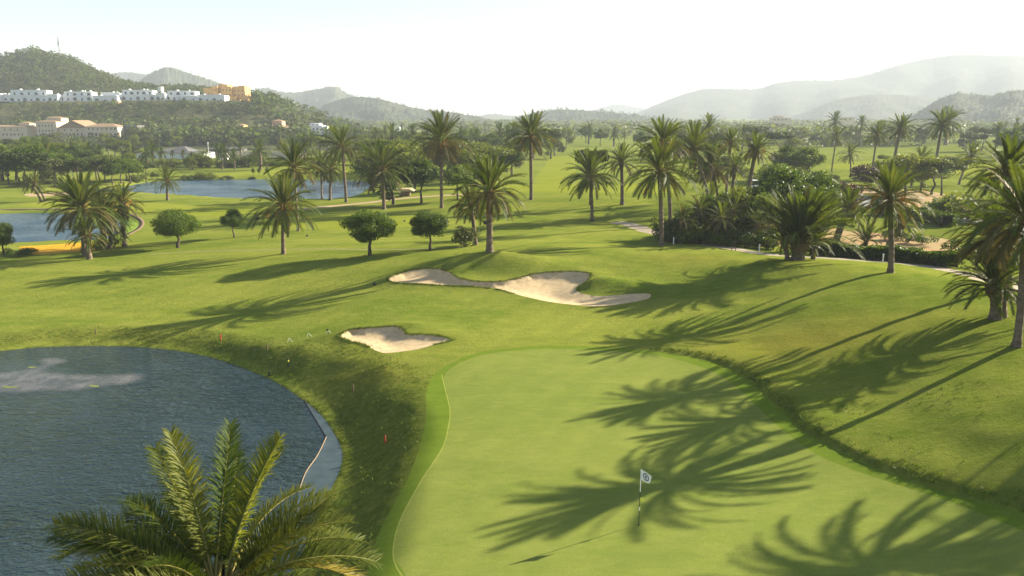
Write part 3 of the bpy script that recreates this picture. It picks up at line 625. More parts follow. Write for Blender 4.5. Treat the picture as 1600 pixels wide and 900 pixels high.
def palm(loc, trunk_h, frond_l, label, n=52, group=None, lean=(0, 0), r=.32, mixo=.10, young=.2, low=1.0, fruit=False, tier0=0, name='palm_tree', aim=None, cat='palm tree'):
    global NP
    NP += 1; rg = np.random.default_rng(500+NP); n = int(n*1.4); r *= .74
    root = empty(name, loc, rz=0); tag(root, label, cat, group)
    root.rotation_euler.z = 0
    if trunk_h > .4: obj('trunk', trunk_mesh(trunk_h, r, lean, rg), root)
    top = Vector((lean[0], lean[1], trunk_h)); k_ = r/.32
    if trunk_h > .4: obj('leaf_bases', BOOT, root, top+Vector((0, 0, -.1)), rg.random()*6, k_)
    if fruit: obj('fruit_stalks', FRUIT, root, top+Vector((0, 0, .2)), rg.random()*6, min(frond_l/3.6, 1.2))
    az = rg.random()*6.28; tilt = rg.uniform(.1, .9); taz = rg.random()*6.28; gap = rg.uniform(.5, 1)
    for i in range(n):
        u = (i+.5)/n; az += 2.39996; ti = int(np.clip(u**.85*9*low+rg.normal(0, .45)+tilt*cos(az-taz), tier0, 8))
        if gap*math.cos(az*1.0-taz*2.3) > .8 and rg.random() < .6: continue
        kd = 'o' if (ti >= 6 and rg.random() < mixo*3) or rg.random() < mixo*.3 else ('y' if rg.random() < young else 'g')
        L = frond_l*(.78+.22*min(1, ti/3))*(1-.18*max(0, ti-6)/2)*rg.uniform(.86, 1.1)
        ms = FR[kd, ti]; o = bpy.data.objects.new('frond', ms[rg.integers(len(ms))])
        a = az+rg.normal(0, .12); o.location = top+Vector((cos(a)*.2*k_, sin(a)*.2*k_, .35-.07*ti)); o.rotation_euler = (rg.normal(0, .22), rg.normal(0, .06), a); o.scale = (L, L*1.05, L)
        link(o, root)
    if trunk_h > 3 and rg.random() < .5 and tier0 == 0:      # a skirt of dead hanging fronds
        for i in range(rg.integers(4, 9)):
            o = bpy.data.objects.new('dead_frond', FR['d', 8][0]); a = rg.random()*6.28; L = frond_l*rg.uniform(.45, .7)
            o.location = top+Vector((cos(a)*.25*k_, sin(a)*.25*k_, -.15)); o.rotation_euler = (rg.normal(0, .2), rg.uniform(.35, .8), a); o.scale = (L, L*.7, L); link(o, root)
    return root
def ppalm(bx, by, cx, cy, rpx, label, D=None, **kw):
    """base pixel, crown-centre pixel, crown radius in pixels -> a palm standing on the land"""
    if D: p = at_dist(bx, D)
    else: p, _ = at(bx, by)
    r_ = rays(cx, cy)[0]; t = p.y/r_[1]; top = r_*t; th = CAMH+top[2]-p.z; s = F/t
    lean = (top[0]-p.x, kw.pop('ly', 0.))
    return palm(p, max(th, .2), rpx/s*1.16, label, lean=lean, **kw)
# far palms: one mesh each (too small to show parts)
def small_palm_mesh(seed, h=7.5, fl=3.2, nf=34, npair=15):
    rg = np.random.default_rng(seed); Vs = []; Qs = []; Ts = []; off = 0; az = 0; mq = []; mt = []
    for i in range(nf):
        ti = int(np.clip((i+.5)/nf*9, 0, 8)); e, d = TIERS[ti]; az += 2.4
        V, Q, T, nq = frond_data(radians(e), radians(d), npair, rg, .18, True, .4, 5)
        V = V*fl*rg.uniform(.85, 1.1)*(.8+.2*min(1, ti/3)); V[:, 1] *= 1.3; a = az
        R_ = np.array([[cos(a), -sin(a), 0], [sin(a), cos(a), 0], [0, 0, 1]]); V = V@R_.T+[0, 0, h]
        T = T.copy(); tv = V[T[:, 0]]-V[T[:, 1]]; V[T[:, 0]] += tv*1.6; V[T[:, 1]] -= tv*1.6
        Vs.append(V); Qs.append(Q+off); Ts.append(T+off); off += len(V); mq += [1]*len(Q); mt += [1]*len(T)
    n = 7; rows = 6; P = []
    for i in range(rows+1):
        z = h*i/rows; rr = .3*(1+.3*(i == 0)-.15*i/rows+(.4 if i == rows else 0))
        for k in range(n): P.append((rr*cos(2*pi*k/n)+.15*sin(i*.8+seed), rr*sin(2*pi*k/n), z))
    Q2 = [(i*n+k, i*n+(k+1) % n, (i+1)*n+(k+1) % n, (i+1)*n+k) for i in range(rows) for k in range(n)]
    Qs.append(np.array(Q2)+off); mq += [0]*len(Q2); Vs.append(np.array(P))
    return np_mesh('palm_tree', np.vstack(Vs), [np.vstack(Qs), np.vstack(Ts)], [M['trunk'], M['palm']], mq+mt)
SP = [small_palm_mesh(40+k, h) for k, h in enumerate((7.5, 6.0, 9.0, 4.0))]

# ------------------------------------------------------------------ broadleaf trees and shrubs
def leaf_cloud(lobes, n, size, rg, flat=.75):
    """lobes: (x,y,z,rx,ry,rz); leaves crowd near each lobe's surface and thin out inside"""
    L = np.array(lobes, float); wgt = (L[:, 3]*L[:, 4]+L[:, 4]*L[:, 5]+L[:, 3]*L[:, 5]); wgt /= wgt.sum()
    k = rg.choice(len(L), n, p=wgt); d = rg.normal(size=(n, 3)); d /= np.linalg.norm(d, axis=1)[:, None]
    rr = (1-.55*rg.random(n)**2.2)*(1+.08*rg.normal(size=n)); P = L[k, :3]+d*L[k, 3:6]*rr[:, None]
    nr = d+rg.normal(size=(n, 3))*.75; nr /= np.linalg.norm(nr, axis=1)[:, None]
    a = np.cross(nr, rg.normal(size=(n, 3))); a /= np.linalg.norm(a, axis=1)[:, None]; b = np.cross(nr, a)
    sz = size*rg.uniform(.6, 1.35, n)[:, None]
    V = np.stack([P-a*sz, P-b*sz*flat, P+a*sz, P+b*sz*flat], 1).reshape(-1, 3)
    return V, np.arange(n*4).reshape(n, 4)
def lobes_round(R, zc, k, rg, squash=.8, spread=.70, lr=.33):
    out = [(0, 0, zc, R*.70, R*.70, R*.70*squash)]
    k = int(k*1.7)
    for i in range(k):
        d = rg.normal(size=3); d /= np.linalg.norm(d); d[2] = d[2]*squash if d[2] > -.62 else -.62*squash
        q = R*lr*rg.uniform(.7, 1.05); out.append((d[0]*R*spread, d[1]*R*spread, zc+d[2]*R*spread, q, q, q*.85))
    return out
def limbs(b, base_h, zc, R, rg, r0=.16, n=5, bend=.25):
    p0 = Vector((0, 0, -.15)); p1 = Vector((bend*rg.uniform(-1, 1), bend*rg.uniform(-1, 1), base_h*.55)); p2 = Vector((bend*.8*rg.uniform(-1, 1), bend*rg.uniform(-1, 1), base_h))
    b.tube([p0, Vector((0, 0, .1)), p1, p2], [r0*1.5, r0*1.1, r0*.85, r0*.75], 8)
    for i in range(n):
        a = 2*pi*i/n+rg.uniform(-.4, .4); e = Vector((cos(a)*R*.6, sin(a)*R*.6, zc+R*rg.uniform(-.1, .35))); m_ = p2.lerp(e, .45)+Vector((0, 0, -.1*R))
        b.tube([p2, m_, e], [r0*.6, r0*.38, r0*.12], 6)
def tree_meshes(kind, seed, n, size, m, R=1.0, h=1.0, k=14, squash=.8, zc=None, r0=.022, lobefn=None):
    """unit tree: total height 1"""
    rg = np.random.default_rng(seed); R_ = .42*R; zc = zc or (1-R_*squash*.98)
    L = lobefn(rg) if lobefn else lobes_round(R_, zc, k, rg, squash)
    V, Q = leaf_cloud(L, n, size, rg); b = MB(); limbs(b, zc-R_*squash*.6, zc, R_, rg, r0, 5, .05)
    return np_mesh('crown', V, Q, M[m]), b.mesh('trunk', M['bark'], True), (V, Q, b)
def joined(name, parts, m):
    V, Q, b = parts; n0 = len(V); V2_ = np.vstack([V, np.array(b.v)]); qs = [f for f in b.f if len(f) == 4]
    return np_mesh(name, V2_, [np.vstack([Q, np.array(qs)+n0])], [M[m], M['bark']], [0]*len(Q)+[1]*len(qs))
def lob_umbrella(rg):
    o_ = []
    for i in range(13):
        a = rg.random()*6.28; q = rg.random()**.5*.36; s_ = rg.uniform(.10, .17); o_.append((cos(a)*q, sin(a)*q, .82+rg.uniform(-.05, .07)-.25*q*q, s_*1.25, s_*1.25, s_*.6))
    return o_
def lob_irreg(rg):
    o_ = []
    for i in range(17):
        a = rg.random()*6.28; t = rg.random(); q = .32*math.sqrt(max(0, 1-(2*t-1)**2*.8))*rg.uniform(.5, 1.15); s_ = rg.uniform(.09, .16); o_.append((cos(a)*q, sin(a)*q, .18+.72*t, s_*1.1, s_*1.1, s_*.9))
    return o_
def lob_bush(rg):
    return [(rg.normal()*.32, rg.normal()*.32, rg.uniform(.25, .6), rg.uniform(.2, .36), rg.uniform(.2, .36), rg.uniform(.2, .34)) for i in range(9)]
def lob_column(rg):
    return [(rg.normal()*.02, rg.normal()*.02, .1+.85*i/7, .10*(1-.6*i/7)+.02, .10*(1-.6*i/7)+.02, .12) for i in range(8)]
T = {}
for nm, sd_, n, sz, m_, kw in [
    ('round', 1, 17000, .0135, 'leaf_round', dict(k=30, squash=.84, R=1.12, r0=.03)), ('round2', 2, 17000, .0135, 'leaf_round', dict(k=15, squash=.86, R=1.12, r0=.028)), ('round3', 31, 16000, .0135, 'leaf_round', dict(k=20, squash=.80, R=1.1, r0=.028)), ('round4', 32, 14000, .0135, 'leaf_round', dict(k=12, squash=.82, R=1.1, r0=.026)), ('round5', 33, 14000, .0135, 'leaf_round', dict(k=17, squash=.9, R=1.1, r0=.03)),
    ('mid', 3, 3000, .024, 'leaf', dict(k=12)), ('mid2', 4, 2200, .026, 'leaf_light', dict(lobefn=lob_irreg)), ('mid3', 5, 2000, .027, 'grey_leaf', dict(lobefn=lob_irreg)),
    ('pine', 6, 2400, .024, 'pine', dict(lobefn=lob_umbrella)), ('pine2', 7, 2400, .026, 'pine', dict(lobefn=lob_irreg)), ('pine3', 16, 2400, .024, 'leaf_light', dict(lobefn=lob_umbrella)),
    ('bush', 8, 1500, .045, 'leaf', dict(lobefn=lob_bush, zc=.5)), ('bush2', 9, 1500, .045, 'leaf_light', dict(lobefn=lob_bush, zc=.5)), ('bush3', 10, 1400, .045, 'grey_leaf', dict(lobefn=lob_bush, zc=.5)),
    ('red', 11, 2500, .035, 'red_leaf', dict(lobefn=lob_bush, zc=.5)), ('cypress', 12, 700, .03, 'pine', dict(lobefn=lob_column, zc=.5))]:
    c_, t_, pr = tree_meshes(nm, sd_, n, sz, m_, **kw); T[nm] = (c_, t_, joined('tree', pr, m_))
def tree(kind, loc, h, label, wide=1.0, group=None, parts=True, name='tree', cat='tree', rz=None):
    rz = random.random()*6.28 if rz is None else rz; s = (h*wide, h*wide, h)
    if parts:
        root = empty(name, loc, rz); root.scale = s; tag(root, label, cat, group)
        obj('trunk', T[kind][1], root); obj('crown', T[kind][0], root)
    else:
        root = obj(name, T[kind][2], None, loc, rz, s); tag(root, label, cat, group)
    return root
def ptree(kind, bx, by, topy, label, wide=1.0, D=None, **kw):
    p = at_dist(bx, D) if D else at(bx, by)[0]
    r_ = rays(bx, topy)[0]; h = CAMH+r_[2]*p.y/r_[1]-p.z
    return tree(kind, p, max(h, .3), label, wide, **kw)
# ------------------------------------------------------------------ the palms one can tell apart
ppalm(443,397, 443,326, 56, 'single palm with yellowish crown standing alone in front of the blue pond', young=.45, r=.3, fruit=True, group='palms on the fairway')
ppalm(466,361, 459,262, 44, 'slim palm with drooping brown edged fronds at the near shore of the blue pond', low=1.05, mixo=.25, r=.26)
ppalm(503,312, 502,262, 27, 'small slender palm on the pond shore, left one of a close pair', n=36, r=.25)
ppalm(516,313, 517,266, 27, 'small palm with thicker trunk on the pond shore, right one of a close pair', n=36, r=.36)
ppalm(541,316, 534,231, 37, 'tall straight palm at the right end of the blue pond', n=44, r=.38, tier0=1)
ppalm(600,327, 597,266, 46, 'full dark palm with thick trunk in front of the tree mass left of centre', r=.42, young=.05)
ppalm(690,325, 690,222, 48, 'very tall palm with orange tinged lower fronds left of centre', r=.38, mixo=.35, fruit=True)
ppalm(765,393, 765,302, 58, 'large arching palm beside a dark multi stemmed clump in the middle of the fairway', young=.1, r=.42)
ppalm(743,383, 735,322, 34, 'scruffy narrow palm directly behind left of the large arching palm', n=46, r=.3, mixo=.3)
ppalm(830,312, 829,215, 42, 'tall symmetric palm in the centre with an orange fruiting heart against the bright fairway', r=.42, fruit=True, young=.1)
ppalm(925,346, 922,277, 45, 'bushy palm with wide arching fronds in front of the grassy bank right of centre', r=.34)
ppalm(972,320, 971,254, 31, 'smaller palm standing on the grassy bank right of the bushy palm', n=42, r=.42)
ppalm(1033,384, 1030,268, 56, 'tall leading palm whose trunk rises beside the bend of the cart path', r=.34, young=.35, low=1.05)
ppalm(1047,354, 1036,224, 42, 'taller palm rising behind the leading palm at the cart path bend', r=.36, mixo=.2, fruit=True)
ppalm(1108,330, 1083,236, 46, 'feathery light green palm behind the two palms at the path bend', young=.6, r=.3)
ppalm(1122,325, 1112,262, 44, 'broad leaning palm with loose fronds above the dense shrubbery', young=.4, r=.3, mixo=.3)
ppalm(1142,300, 1142,224, 24, 'pale crowned palm behind the shrubbery, left of the dark stout palm', D=135, young=.5, n=40)
ppalm(1176,300, 1181,236, 29, 'stout palm with orange fruit stalks above the shrubbery', D=120, fruit=True, r=.45, n=46)
ppalm(1150,335, 1148,262, 22, 'drooping grey green palm among the dark trunks behind the shrubbery', D=112, low=1.2, n=40)
ppalm(1246,406, 1250,380, 84, 'big bushy palm with many low fronds standing at the edge of the path', n=74, r=.7, young=.2, low=.46)
for dx, dy, rr, lb in ((-16, 3, 34, 'low young palm shoot on the left side of the big bushy palm'), (24, 2, 36, 'low young palm shoot on the right side of the big bushy palm'), (4, 6, 42, 'upright leafy shoots at the foot of the big bushy palm')):
    ppalm(1246+dx, 405+dy*.3, 1246+dx*1.3, 378+dy, rr, lb, n=30, r=.25, low=.72, young=.4, group='shoots round the big bushy palm')
ppalm(1324,386, 1326,328, 36, 'stocky palm with thick bare trunk on the reddish soil', r=.55, n=46, D=84)
ppalm(1353,386, 1353,380, 30, 'trunkless young palm fanning out on the reddish soil', n=26, low=.6, D=82, r=.2)
ppalm(1391,426, 1389,312, 58, 'lone palm with tall bare trunk on the crest of the right hand slope', r=.30, young=.4, fruit=True, mixo=.1)
ppalm(1408,400, 1409,352, 32, 'short palm half hidden behind the lone palm on the slope crest', n=36, D=84, young=.4)
ppalm(1307,252, 1307,216, 19, 'slim misty palm on the far fairway, first of the right hand group', n=34, r=.28, D=225)
ppalm(1371,256, 1371,211, 22, 'tall misty palm leaning slightly on the far bright fairway', n=36, r=.35, D=212)
ppalm(1403,262, 1407,203, 26, 'broad misty palm with shaggy crown next to the leaning one on the far fairway', n=44, r=.55, D=205)
ppalm(1470,258, 1472,197, 30, 'tallest misty palm with wind swept crown at the upper right', n=46, r=.5, D=205, tier0=1)
ppalm(1329,268, 1328,242, 19, 'low palm on the far green mound at the right', n=34, r=.3)
ppalm(1436,285, 1440,250, 22, 'palm half hidden between the acacias at the right', n=34, D=170)
ppalm(1512,290, 1518,244, 24, 'misty palm behind the large fronds near the right edge', n=34, D=180)
ppalm(1573,456, 1573,272, 62, 'tall palm near the right edge with upswept fronds against the mist', r=.34, young=.35, n=56)
ppalm(1563,494, 1553,368, 62, 'drooping olive palm behind the short palm near the right edge', r=.4, mixo=.3, low=1.15, n=58)
ppalm(1588,541, 1607,346, 92, 'near palm with slim curved trunk at the right edge of the photo', r=.27, n=60, low=1.12, mixo=.25, ly=.3)
ppalm(1555,498, 1554,448, 66, 'short young palm with dark upright fronds beside the slim trunk at the right edge', r=.42, n=66, low=.85, young=.1)
ppalm(262,313, 261,283, 24, 'small dark palm alone on the near bank of the blue pond', n=40, r=.35)
ppalm(46,306, 46,288, 17, 'left one of two short palms on the far left fairway', n=28, D=150)
ppalm(53,305, 54,287, 17, 'right one of two short palms on the far left fairway', n=28, D=150)
ppalm(75,272, 73,245, 24, 'spreading palm rising out of the dark trees at the far left', n=38, D=190)
ppalm(133,400, 128,326, 56, 'large full palm leading the cluster beside the orange strip', r=.38, n=62)
ppalm(140,405, 137,368, 30, 'short palm with stout trunk in front of the cluster beside the orange strip', r=.36, n=38)
ppalm(165,389, 158,334, 44, 'palm at the back of the cluster with a dark trunk', r=.42, n=50)
ppalm(172,388, 174,362, 28, 'low palm with thin fronds at the right side of the cluster', r=.25, n=30)
ppalm(195,385, 191,318, 32, 'upright palm with yellow flecked fronds at the right end of the cluster', r=.36, mixo=.35, fruit=True, n=44)
# palms outside the frame on the right: their shadows lie on the green
sx, sy = on_plane([(1440, 850)], .1)[0]; kk = 9.0/math.tan(SUN_EL)
for (ox, oy, hh, lb) in ((0, 0, 6.9, 'palm beyond the right edge whose crown shadow falls on the near corner of the green'), (9.5, 2.5, 7.6, 'second palm beyond the right edge casting long frond shadows on the bank')):
    X, Y = sx+ox+sin(SUN_AZ)*kk, sy+oy+cos(SUN_AZ)*kk
    palm(Vector((X, Y, ground_z(X, Y))), hh, 4.0, lb, n=48, r=.3)
# the big near palm at the bottom left, with fine leaflets
NF = {}
for kind_, m_ in (('g', 'palm'), ('y', 'palm_sunny'), ('o', 'palm_pale')):
    for ti, (e, d) in enumerate([(82, 10), (74, 22), (64, 40), (50, 58), (36, 70), (20, 74), (4, 66), (-14, 50), (-30, 40)]):
        NF[kind_, ti] = [frond_mesh('frond', radians(e), radians(d), 125, 900+ti*5+k, m_, tri=False, width=.165, vee=.75, stem_n=14) for k in range(2)]
_sv = FR; FR = NF
r_ = rays(340, 932)[0]; t_ = 12.6/r_[1]; top = r_*t_; gz = ground_z(top[0], top[1])
root = empty('palm_tree', (top[0], top[1], gz)); tag(root, 'large near palm crown filling the bottom left corner in front of the pond', 'palm tree')
th = CAMH+top[2]-gz; obj('trunk', trunk_mesh(th, .36, (0, 0), np.random.default_rng(1)), root); obj('leaf_bases', BOOT, root, (0, 0, th-.5), 0, 1.0)
NEAR = [  # azimuth (0 = right, 90 = away), elevation tier, length, colour
 (62,1,3.5,'g'),(55,2,3.4,'g'),(66,2,3.0,'y'),(50,3,3.3,'y'),(118,1,3.6,'g'),(126,1,3.6,'y'),(131,2,3.7,'g'),(110,2,3.2,'g'),(138,3,3.4,'y'),(122,3,3.2,'g'),(100,4,2.4,'g'),(80,4,2.4,'y'),
 (30,4,3.5,'g'),(14,4,3.7,'y'),(24,5,3.6,'o'),(2,5,3.7,'g'),(-12,5,3.8,'o'),(38,4,3.2,'y'),(8,6,3.9,'o'),(-20,5,3.6,'g'),(-28,6,3.8,'o'),
 (160,4,4.1,'o'),(154,4,3.8,'g'),(166,3,3.9,'g'),(174,3,4.0,'y'),(148,3,3.5,'g'),(26,3,3.4,'g'),(42,3,3.3,'g'),(18,3,3.3,'y'),(170,4,4.3,'y'),(177,5,4.4,'o'),(186,5,4.3,'g'),(194,6,4.2,'o'),(204,5,3.9,'y'),(165,5,4.1,'g'),(212,6,3.9,'o'),(182,4,3.6,'y'),
 (50,7,3.1,'o'),(150,7,3.1,'g'),(120,6,3.0,'g'),(75,6,3.0,'g'),(222,4,3.6,'o'),(235,3,3.5,'y'),(260,3,3.4,'g'),(285,4,3.5,'g'),(310,4,3.6,'g'),(335,4,3.4,'y'),(245,5,3.8,'o'),(275,5,3.8,'g'),(300,6,3.8,'g'),(325,6,3.8,'o'),(200,3,2.9,'y'),(345,4,3.0,'g'),(270,2,2.8,'g')]
rg = np.random.default_rng(77)
for i, (a, ti, L, kd) in enumerate(NEAR):
    if kd == 'g' and i % 3 == 0: kd = 'y'
    o = bpy.data.objects.new('frond', NF[kd, ti][i % 2]); a = radians(a)
    o.location = (cos(a)*.2, sin(a)*.2, th+.3-.06*ti); o.rotation_euler = (rg.normal(0, .3), 0, a); o.scale = (L*.83, L*1.02, L*.85); link(o, root)
FR = _sv

# ------------------------------------------------------------------ the trees one can tell apart
random.seed(11)
ptree('round', 278, 387, 327, 'round clipped tree with dense light edged crown left of the middle, first lollipop tree', 1.3)
ptree('round4', 366, 371, 326, 'smallest round tree with a thin leaning trunk', .95)
ptree('round2', 578, 399, 325, 'round clipped tree with bent trunk casting a broad shadow on the fairway', 1.28)
ptree('round3', 672, 391, 329, 'flatter round tree with forked trunk between the clipped tree and the large palm', 1.15)
ptree('round5', 6, 398, 345, 'small round tree at the left edge by the orange strip', .85)
ptree('bush', 30, 400, 385, 'low light green bush at the left edge before the orange strip', 2.0, name='shrub', cat='shrub')
ptree('bush', 182, 383, 364, 'dark round shrub behind the palm cluster', 1.1, name='shrub', cat='shrub')
ptree('bush3', 729, 385, 350, 'dark multi stemmed clump beside the large palm', 1.1, name='shrub', cat='shrub')
ptree('bush', 151, 392, 372, 'dark shrub between the trunks of the palm cluster', 1.0, name='shrub', cat='shrub')
ptree('pine', 925, 300, 226, 'dark flat topped pine behind the bushy palm', .75, D=128)
ptree('mid', 655, 305, 248, 'dark tree in the middle of the tree mass left of centre', 1.15, D=140)
ptree('pine2', 610, 300, 235, 'grey green tree at the left of the tree mass', 1.3, D=140)
ptree('mid2', 645, 296, 235, 'tall bright tree over the dark one in the tree mass', 1.2, D=165)
ptree('mid', 713, 300, 258, 'dark round tree right of the very tall palm', 1.2, D=142)
ptree('mid2', 735, 290, 230, 'light green tree behind the very tall palm', 1.2, D=170)
ptree('pine3', 620, 288, 222, 'pale umbrella tree at the back left of the tree mass', 1.3, D=185)
ptree('mid2', 578, 288, 232, 'light tree behind the full dark palm', 1.3, D=180)
ptree('pine3', 770, 280, 226, 'loose light tree left of the tall centre palm', 1.3, D=190)
ptree('mid3', 700, 285, 220, 'grey green tree far behind the very tall palm', 1.3, D=200)
ptree('mid3', 800, 272, 222, 'grey tree at the left edge of the bright far fairway', 1.2, D=205)
ptree('mid', 1235, 262, 228, 'round misty tree at the left of the far right fairway', 1.25, D=190)
ptree('mid', 1267, 262, 230, 'dark round misty tree right beside its twin on the far right fairway', 1.3, D=185)
ptree('round2', 1275, 345, 262, 'large dark tree filling the back of the right hand shrubbery', 1.0, D=98)
ptree('mid', 1235, 355, 264, 'dark bushy tree left behind the big bushy palm', 1.0, D=94)
ptree('red', 1312, 318, 279, 'dark purple rounded shrub beside the road', 1.3, name='shrub', cat='shrub')
ptree('red', 1368, 275, 251, 'dark rounded bush on the far mound at the right', 1.2, D=175, name='shrub', cat='shrub')
ptree('mid2', 1428, 290, 238, 'bright feathery acacia right of the road', 1.25, D=150)
ptree('pine3', 1470, 290, 242, 'umbrella shaped acacia with light top on the right fairway', 1.3, D=152)
ptree('pine', 1486, 288, 250, 'dark umbrella tree with forked trunk on the right fairway', 1.2, D=150)
ptree('mid3', 1452, 288, 246, 'greyish acacia between two others on the right fairway', 1.1, D=160)
ptree('mid', 1205, 375, 302, 'dark tree right of the thin trunk in the shrubbery', .9, D=88)
ptree('mid2', 1163, 372, 290, 'slim trunked bright tree in the middle of the shrubbery', .6, D=90)
ptree('mid', 1115, 375, 305, 'dense bright shrub tree at the left of the shrubbery', .95, D=90)
ptree('bush2', 1185, 345, 290, 'pale feathery shrub at the back of the shrubbery', 1.0, D=104, name='shrub', cat='shrub')
ptree('round', 1225, 340, 256, 'broad dark tree crown at the back of the shrubbery', 1.1, D=106)
ptree('mid', 1140, 360, 300, 'dense tree above the centre of the shrubbery', 1.0, D=97)
ptree('bush2', 1545, 345, 300, 'light green bush at the right behind the olive palm', 1.6, D=110, name='shrub', cat='shrub')
ptree('bush', 1500, 330, 300, 'dark green bush behind the reddish soil at the right', 1.6, D=118, name='shrub', cat='shrub')
ptree('bush3', 1420, 372, 355, 'grey bush on the reddish soil by the lone palm', 1.5, D=92, name='shrub', cat='shrub')
ptree('bush', 1465, 385, 362, 'dark bush at the right end of the reddish soil', 1.4, D=88, name='shrub', cat='shrub')
ptree('bush', 1530, 400, 372, 'dark bush in the shade behind the olive palm', 1.3, D=80, name='shrub', cat='shrub')
ptree('bush', 450, 316, 302, 'dark low bush at the near edge of the blue pond', 2.0, name='shrub', cat='shrub')
for i, (x, y, ty, wd, kd) in enumerate([(288,281,272,1.3,'bush3'),(302,281,270,1.2,'bush'),(315,280,266,1.3,'bush2'),(332,281,271,1.4,'bush2'),(356,281,273,2,'bush3'),(238,278,267,1.0,'bush'),(214,285,270,1.4,'bush2'),(395,281,275,1.5,'bush3'),(110,300,292,1.5,'bush2')]):
    ptree(kd, x, y, ty, ('first', 'second', 'third', 'fourth', 'fifth')[i]+' bush from the left on the far shore of the blue pond' if i < 5 else ['dark ball shaped bush at the left end of the blue pond', 'light bush beside the sandy shore of the blue pond', 'low grey bush on the far shore, farthest right of its row', 'small bush at the water by the left fairway'][i-5], wd, name='shrub', cat='shrub', group='bushes on the pond shore' if i < 5 else None)
# shrubs along the cart path, left to right
SHR = [(1048,372,352,'bush'),(1066,378,352,'bush3'),(1085,382,348,'bush'),(1100,384,340,'bush2'),(1118,386,352,'bush'),(1136,388,350,'bush'),(1158,390,356,'bush2'),(1178,392,360,'bush'),(1198,394,362,'bush'),(1216,396,366,'bush2'),(1070,370,330,'bush2'),(1095,372,318,'bush'),(1128,374,322,'bush2'),(1152,376,335,'bush'),(1190,380,345,'bush')]
NUM = 'first second third fourth fifth sixth seventh eighth ninth tenth eleventh twelfth thirteenth fourteenth fifteenth sixteenth seventeenth eighteenth nineteenth twentieth'.split()
for k in range(2, 10):
    tn = {2: 'twenty', 3: 'thirty', 4: 'forty', 5: 'fifty', 6: 'sixty', 7: 'seventy', 8: 'eighty', 9: 'ninety'}[k]
    if k > 2: NUM.append(tn[:-1]+'ieth')
    NUM += [tn+' '+u for u in NUM[:9]]
for i, (x, y, ty, kd) in enumerate(SHR):
    lab = NUM[i]+' shrub from the left in the front row along the cart path' if i < 10 else NUM[i-10]+' shrub from the left in the taller row behind the path shrubs'
    ptree(kd, x, y-3, ty, lab, 1.25, D=(88-.62*i if i < 10 else 91-.6*(i-10)), name='shrub', cat='shrub', group='shrubs along the cart path')
for i, (bx, cx, cy_, rr, D) in enumerate([(1072,1066,345,24,86),(1096,1094,330,26,88),(1128,1127,343,28,84),(1146,1146,330,24,88),(1185,1184,352,26,84),(1212,1204,340,28,86),(1110,1112,312,26,94),(1160,1158,312,22,96)]):
    ppalm(bx, 380, cx, cy_, rr, NUM[i]+' young palm from the left growing out of the shrubbery' if i < 6 else ('upper left', 'upper right')[i-6]+' young palm at the back of the shrubbery', n=30, r=.22, D=D, young=.35, mixo=.3, group='young palms in the shrubbery')
# hedges
def hedge(px, wd, h, label, m, D=None, n=9000, z0=None):
    if D: c = np.array([at_dist(x, d)[:2] for (x, d) in px])
    else:
        a = catmull(px, False, 5); c = shoot(a[:, 0], a[:, 1], height)[:, :2]
    c = resample(c, .5, False); rg = np.random.default_rng(int(px[0][0])); k = rg.integers(0, len(c), n)
    t = np.gradient(c, axis=0); t /= np.hypot(*t.T)[:, None]; z = height(c[:, 0], c[:, 1])
    hh = h*(1+.12*np.sin(np.arange(len(c))*.5)+.08*np.sin(np.arange(len(c))*1.7))
    u = rg.uniform(-1, 1, n); v = rg.random(n)**.6; e = rg.random(n) < .5; u = np.where(e, np.sign(u)*(1-.12*rg.random(n)), u); v = np.where(e, v, 1-.1*rg.random(n))
    P = np.c_[c[k, 0]-t[k, 1]*u*wd/2+rg.normal(0, .25, n), c[k, 1]+t[k, 0]*u*wd/2+rg.normal(0, .06, n), z[k]+v*hh[k]]
    nr = rg.normal(size=(n, 3)); nr /= np.linalg.norm(nr, axis=1)[:, None]; a = np.cross(nr, rg.normal(size=(n, 3))); a /= np.linalg.norm(a, axis=1)[:, None]; b = np.cross(nr, a); s_ = rg.uniform(.08, .17, n)[:, None]
    V = np.stack([P-a*s_, P-b*s_*.7, P+a*s_, P+b*s_*.7], 1).reshape(-1, 3)
    mb = MB()
    for i in range(0, len(c)-1, 2):
        j = min(i+2, len(c)-1); A = Vector((*c[i], z[i])); B = Vector((*c[j], z[j])); nn = Vector((-t[i, 1], t[i, 0], 0))*wd*.38
        mb.add([A-nn, A+nn, B+nn, B-nn]+[p+Vector((0, 0, hh[i]*.82)) for p in (A-nn, A+nn, B+nn, B-nn)], [(4, 5, 6, 7), (0, 4, 7, 3), (1, 2, 6, 5)])
    root = empty('hedge', (0, 0, 0)); tag(root, label, 'hedge')
    obj('foliage', np_mesh('foliage', V, np.arange(n*4).reshape(n, 4), M[m]), root); mb.build('stems', M['bark'], root)
hedge([(1285,79),(1340,78),(1400,76),(1470,74),(1520,70)], 1.6, 1.35, 'long dark clipped hedge behind the cart path on the right', 'leaf', D=True, n=12000)
hedge([(1395,118),(1440,113),(1480,108),(1500,103)], 2.2, 1.6, 'dark hedge behind the reddish soil beside the road', 'leaf', D=True, n=7000)
hedge([(1268,160),(1300,158),(1330,156)], 2.6, 1.8, 'misty hedge below the far mound on the right', 'pine', D=True, n=4000)
hedge([(105,228),(150,226),(185,224)], 2.5, 1.6, 'low clipped hedge on the far left fairway', 'leaf', D=True, n=3000)

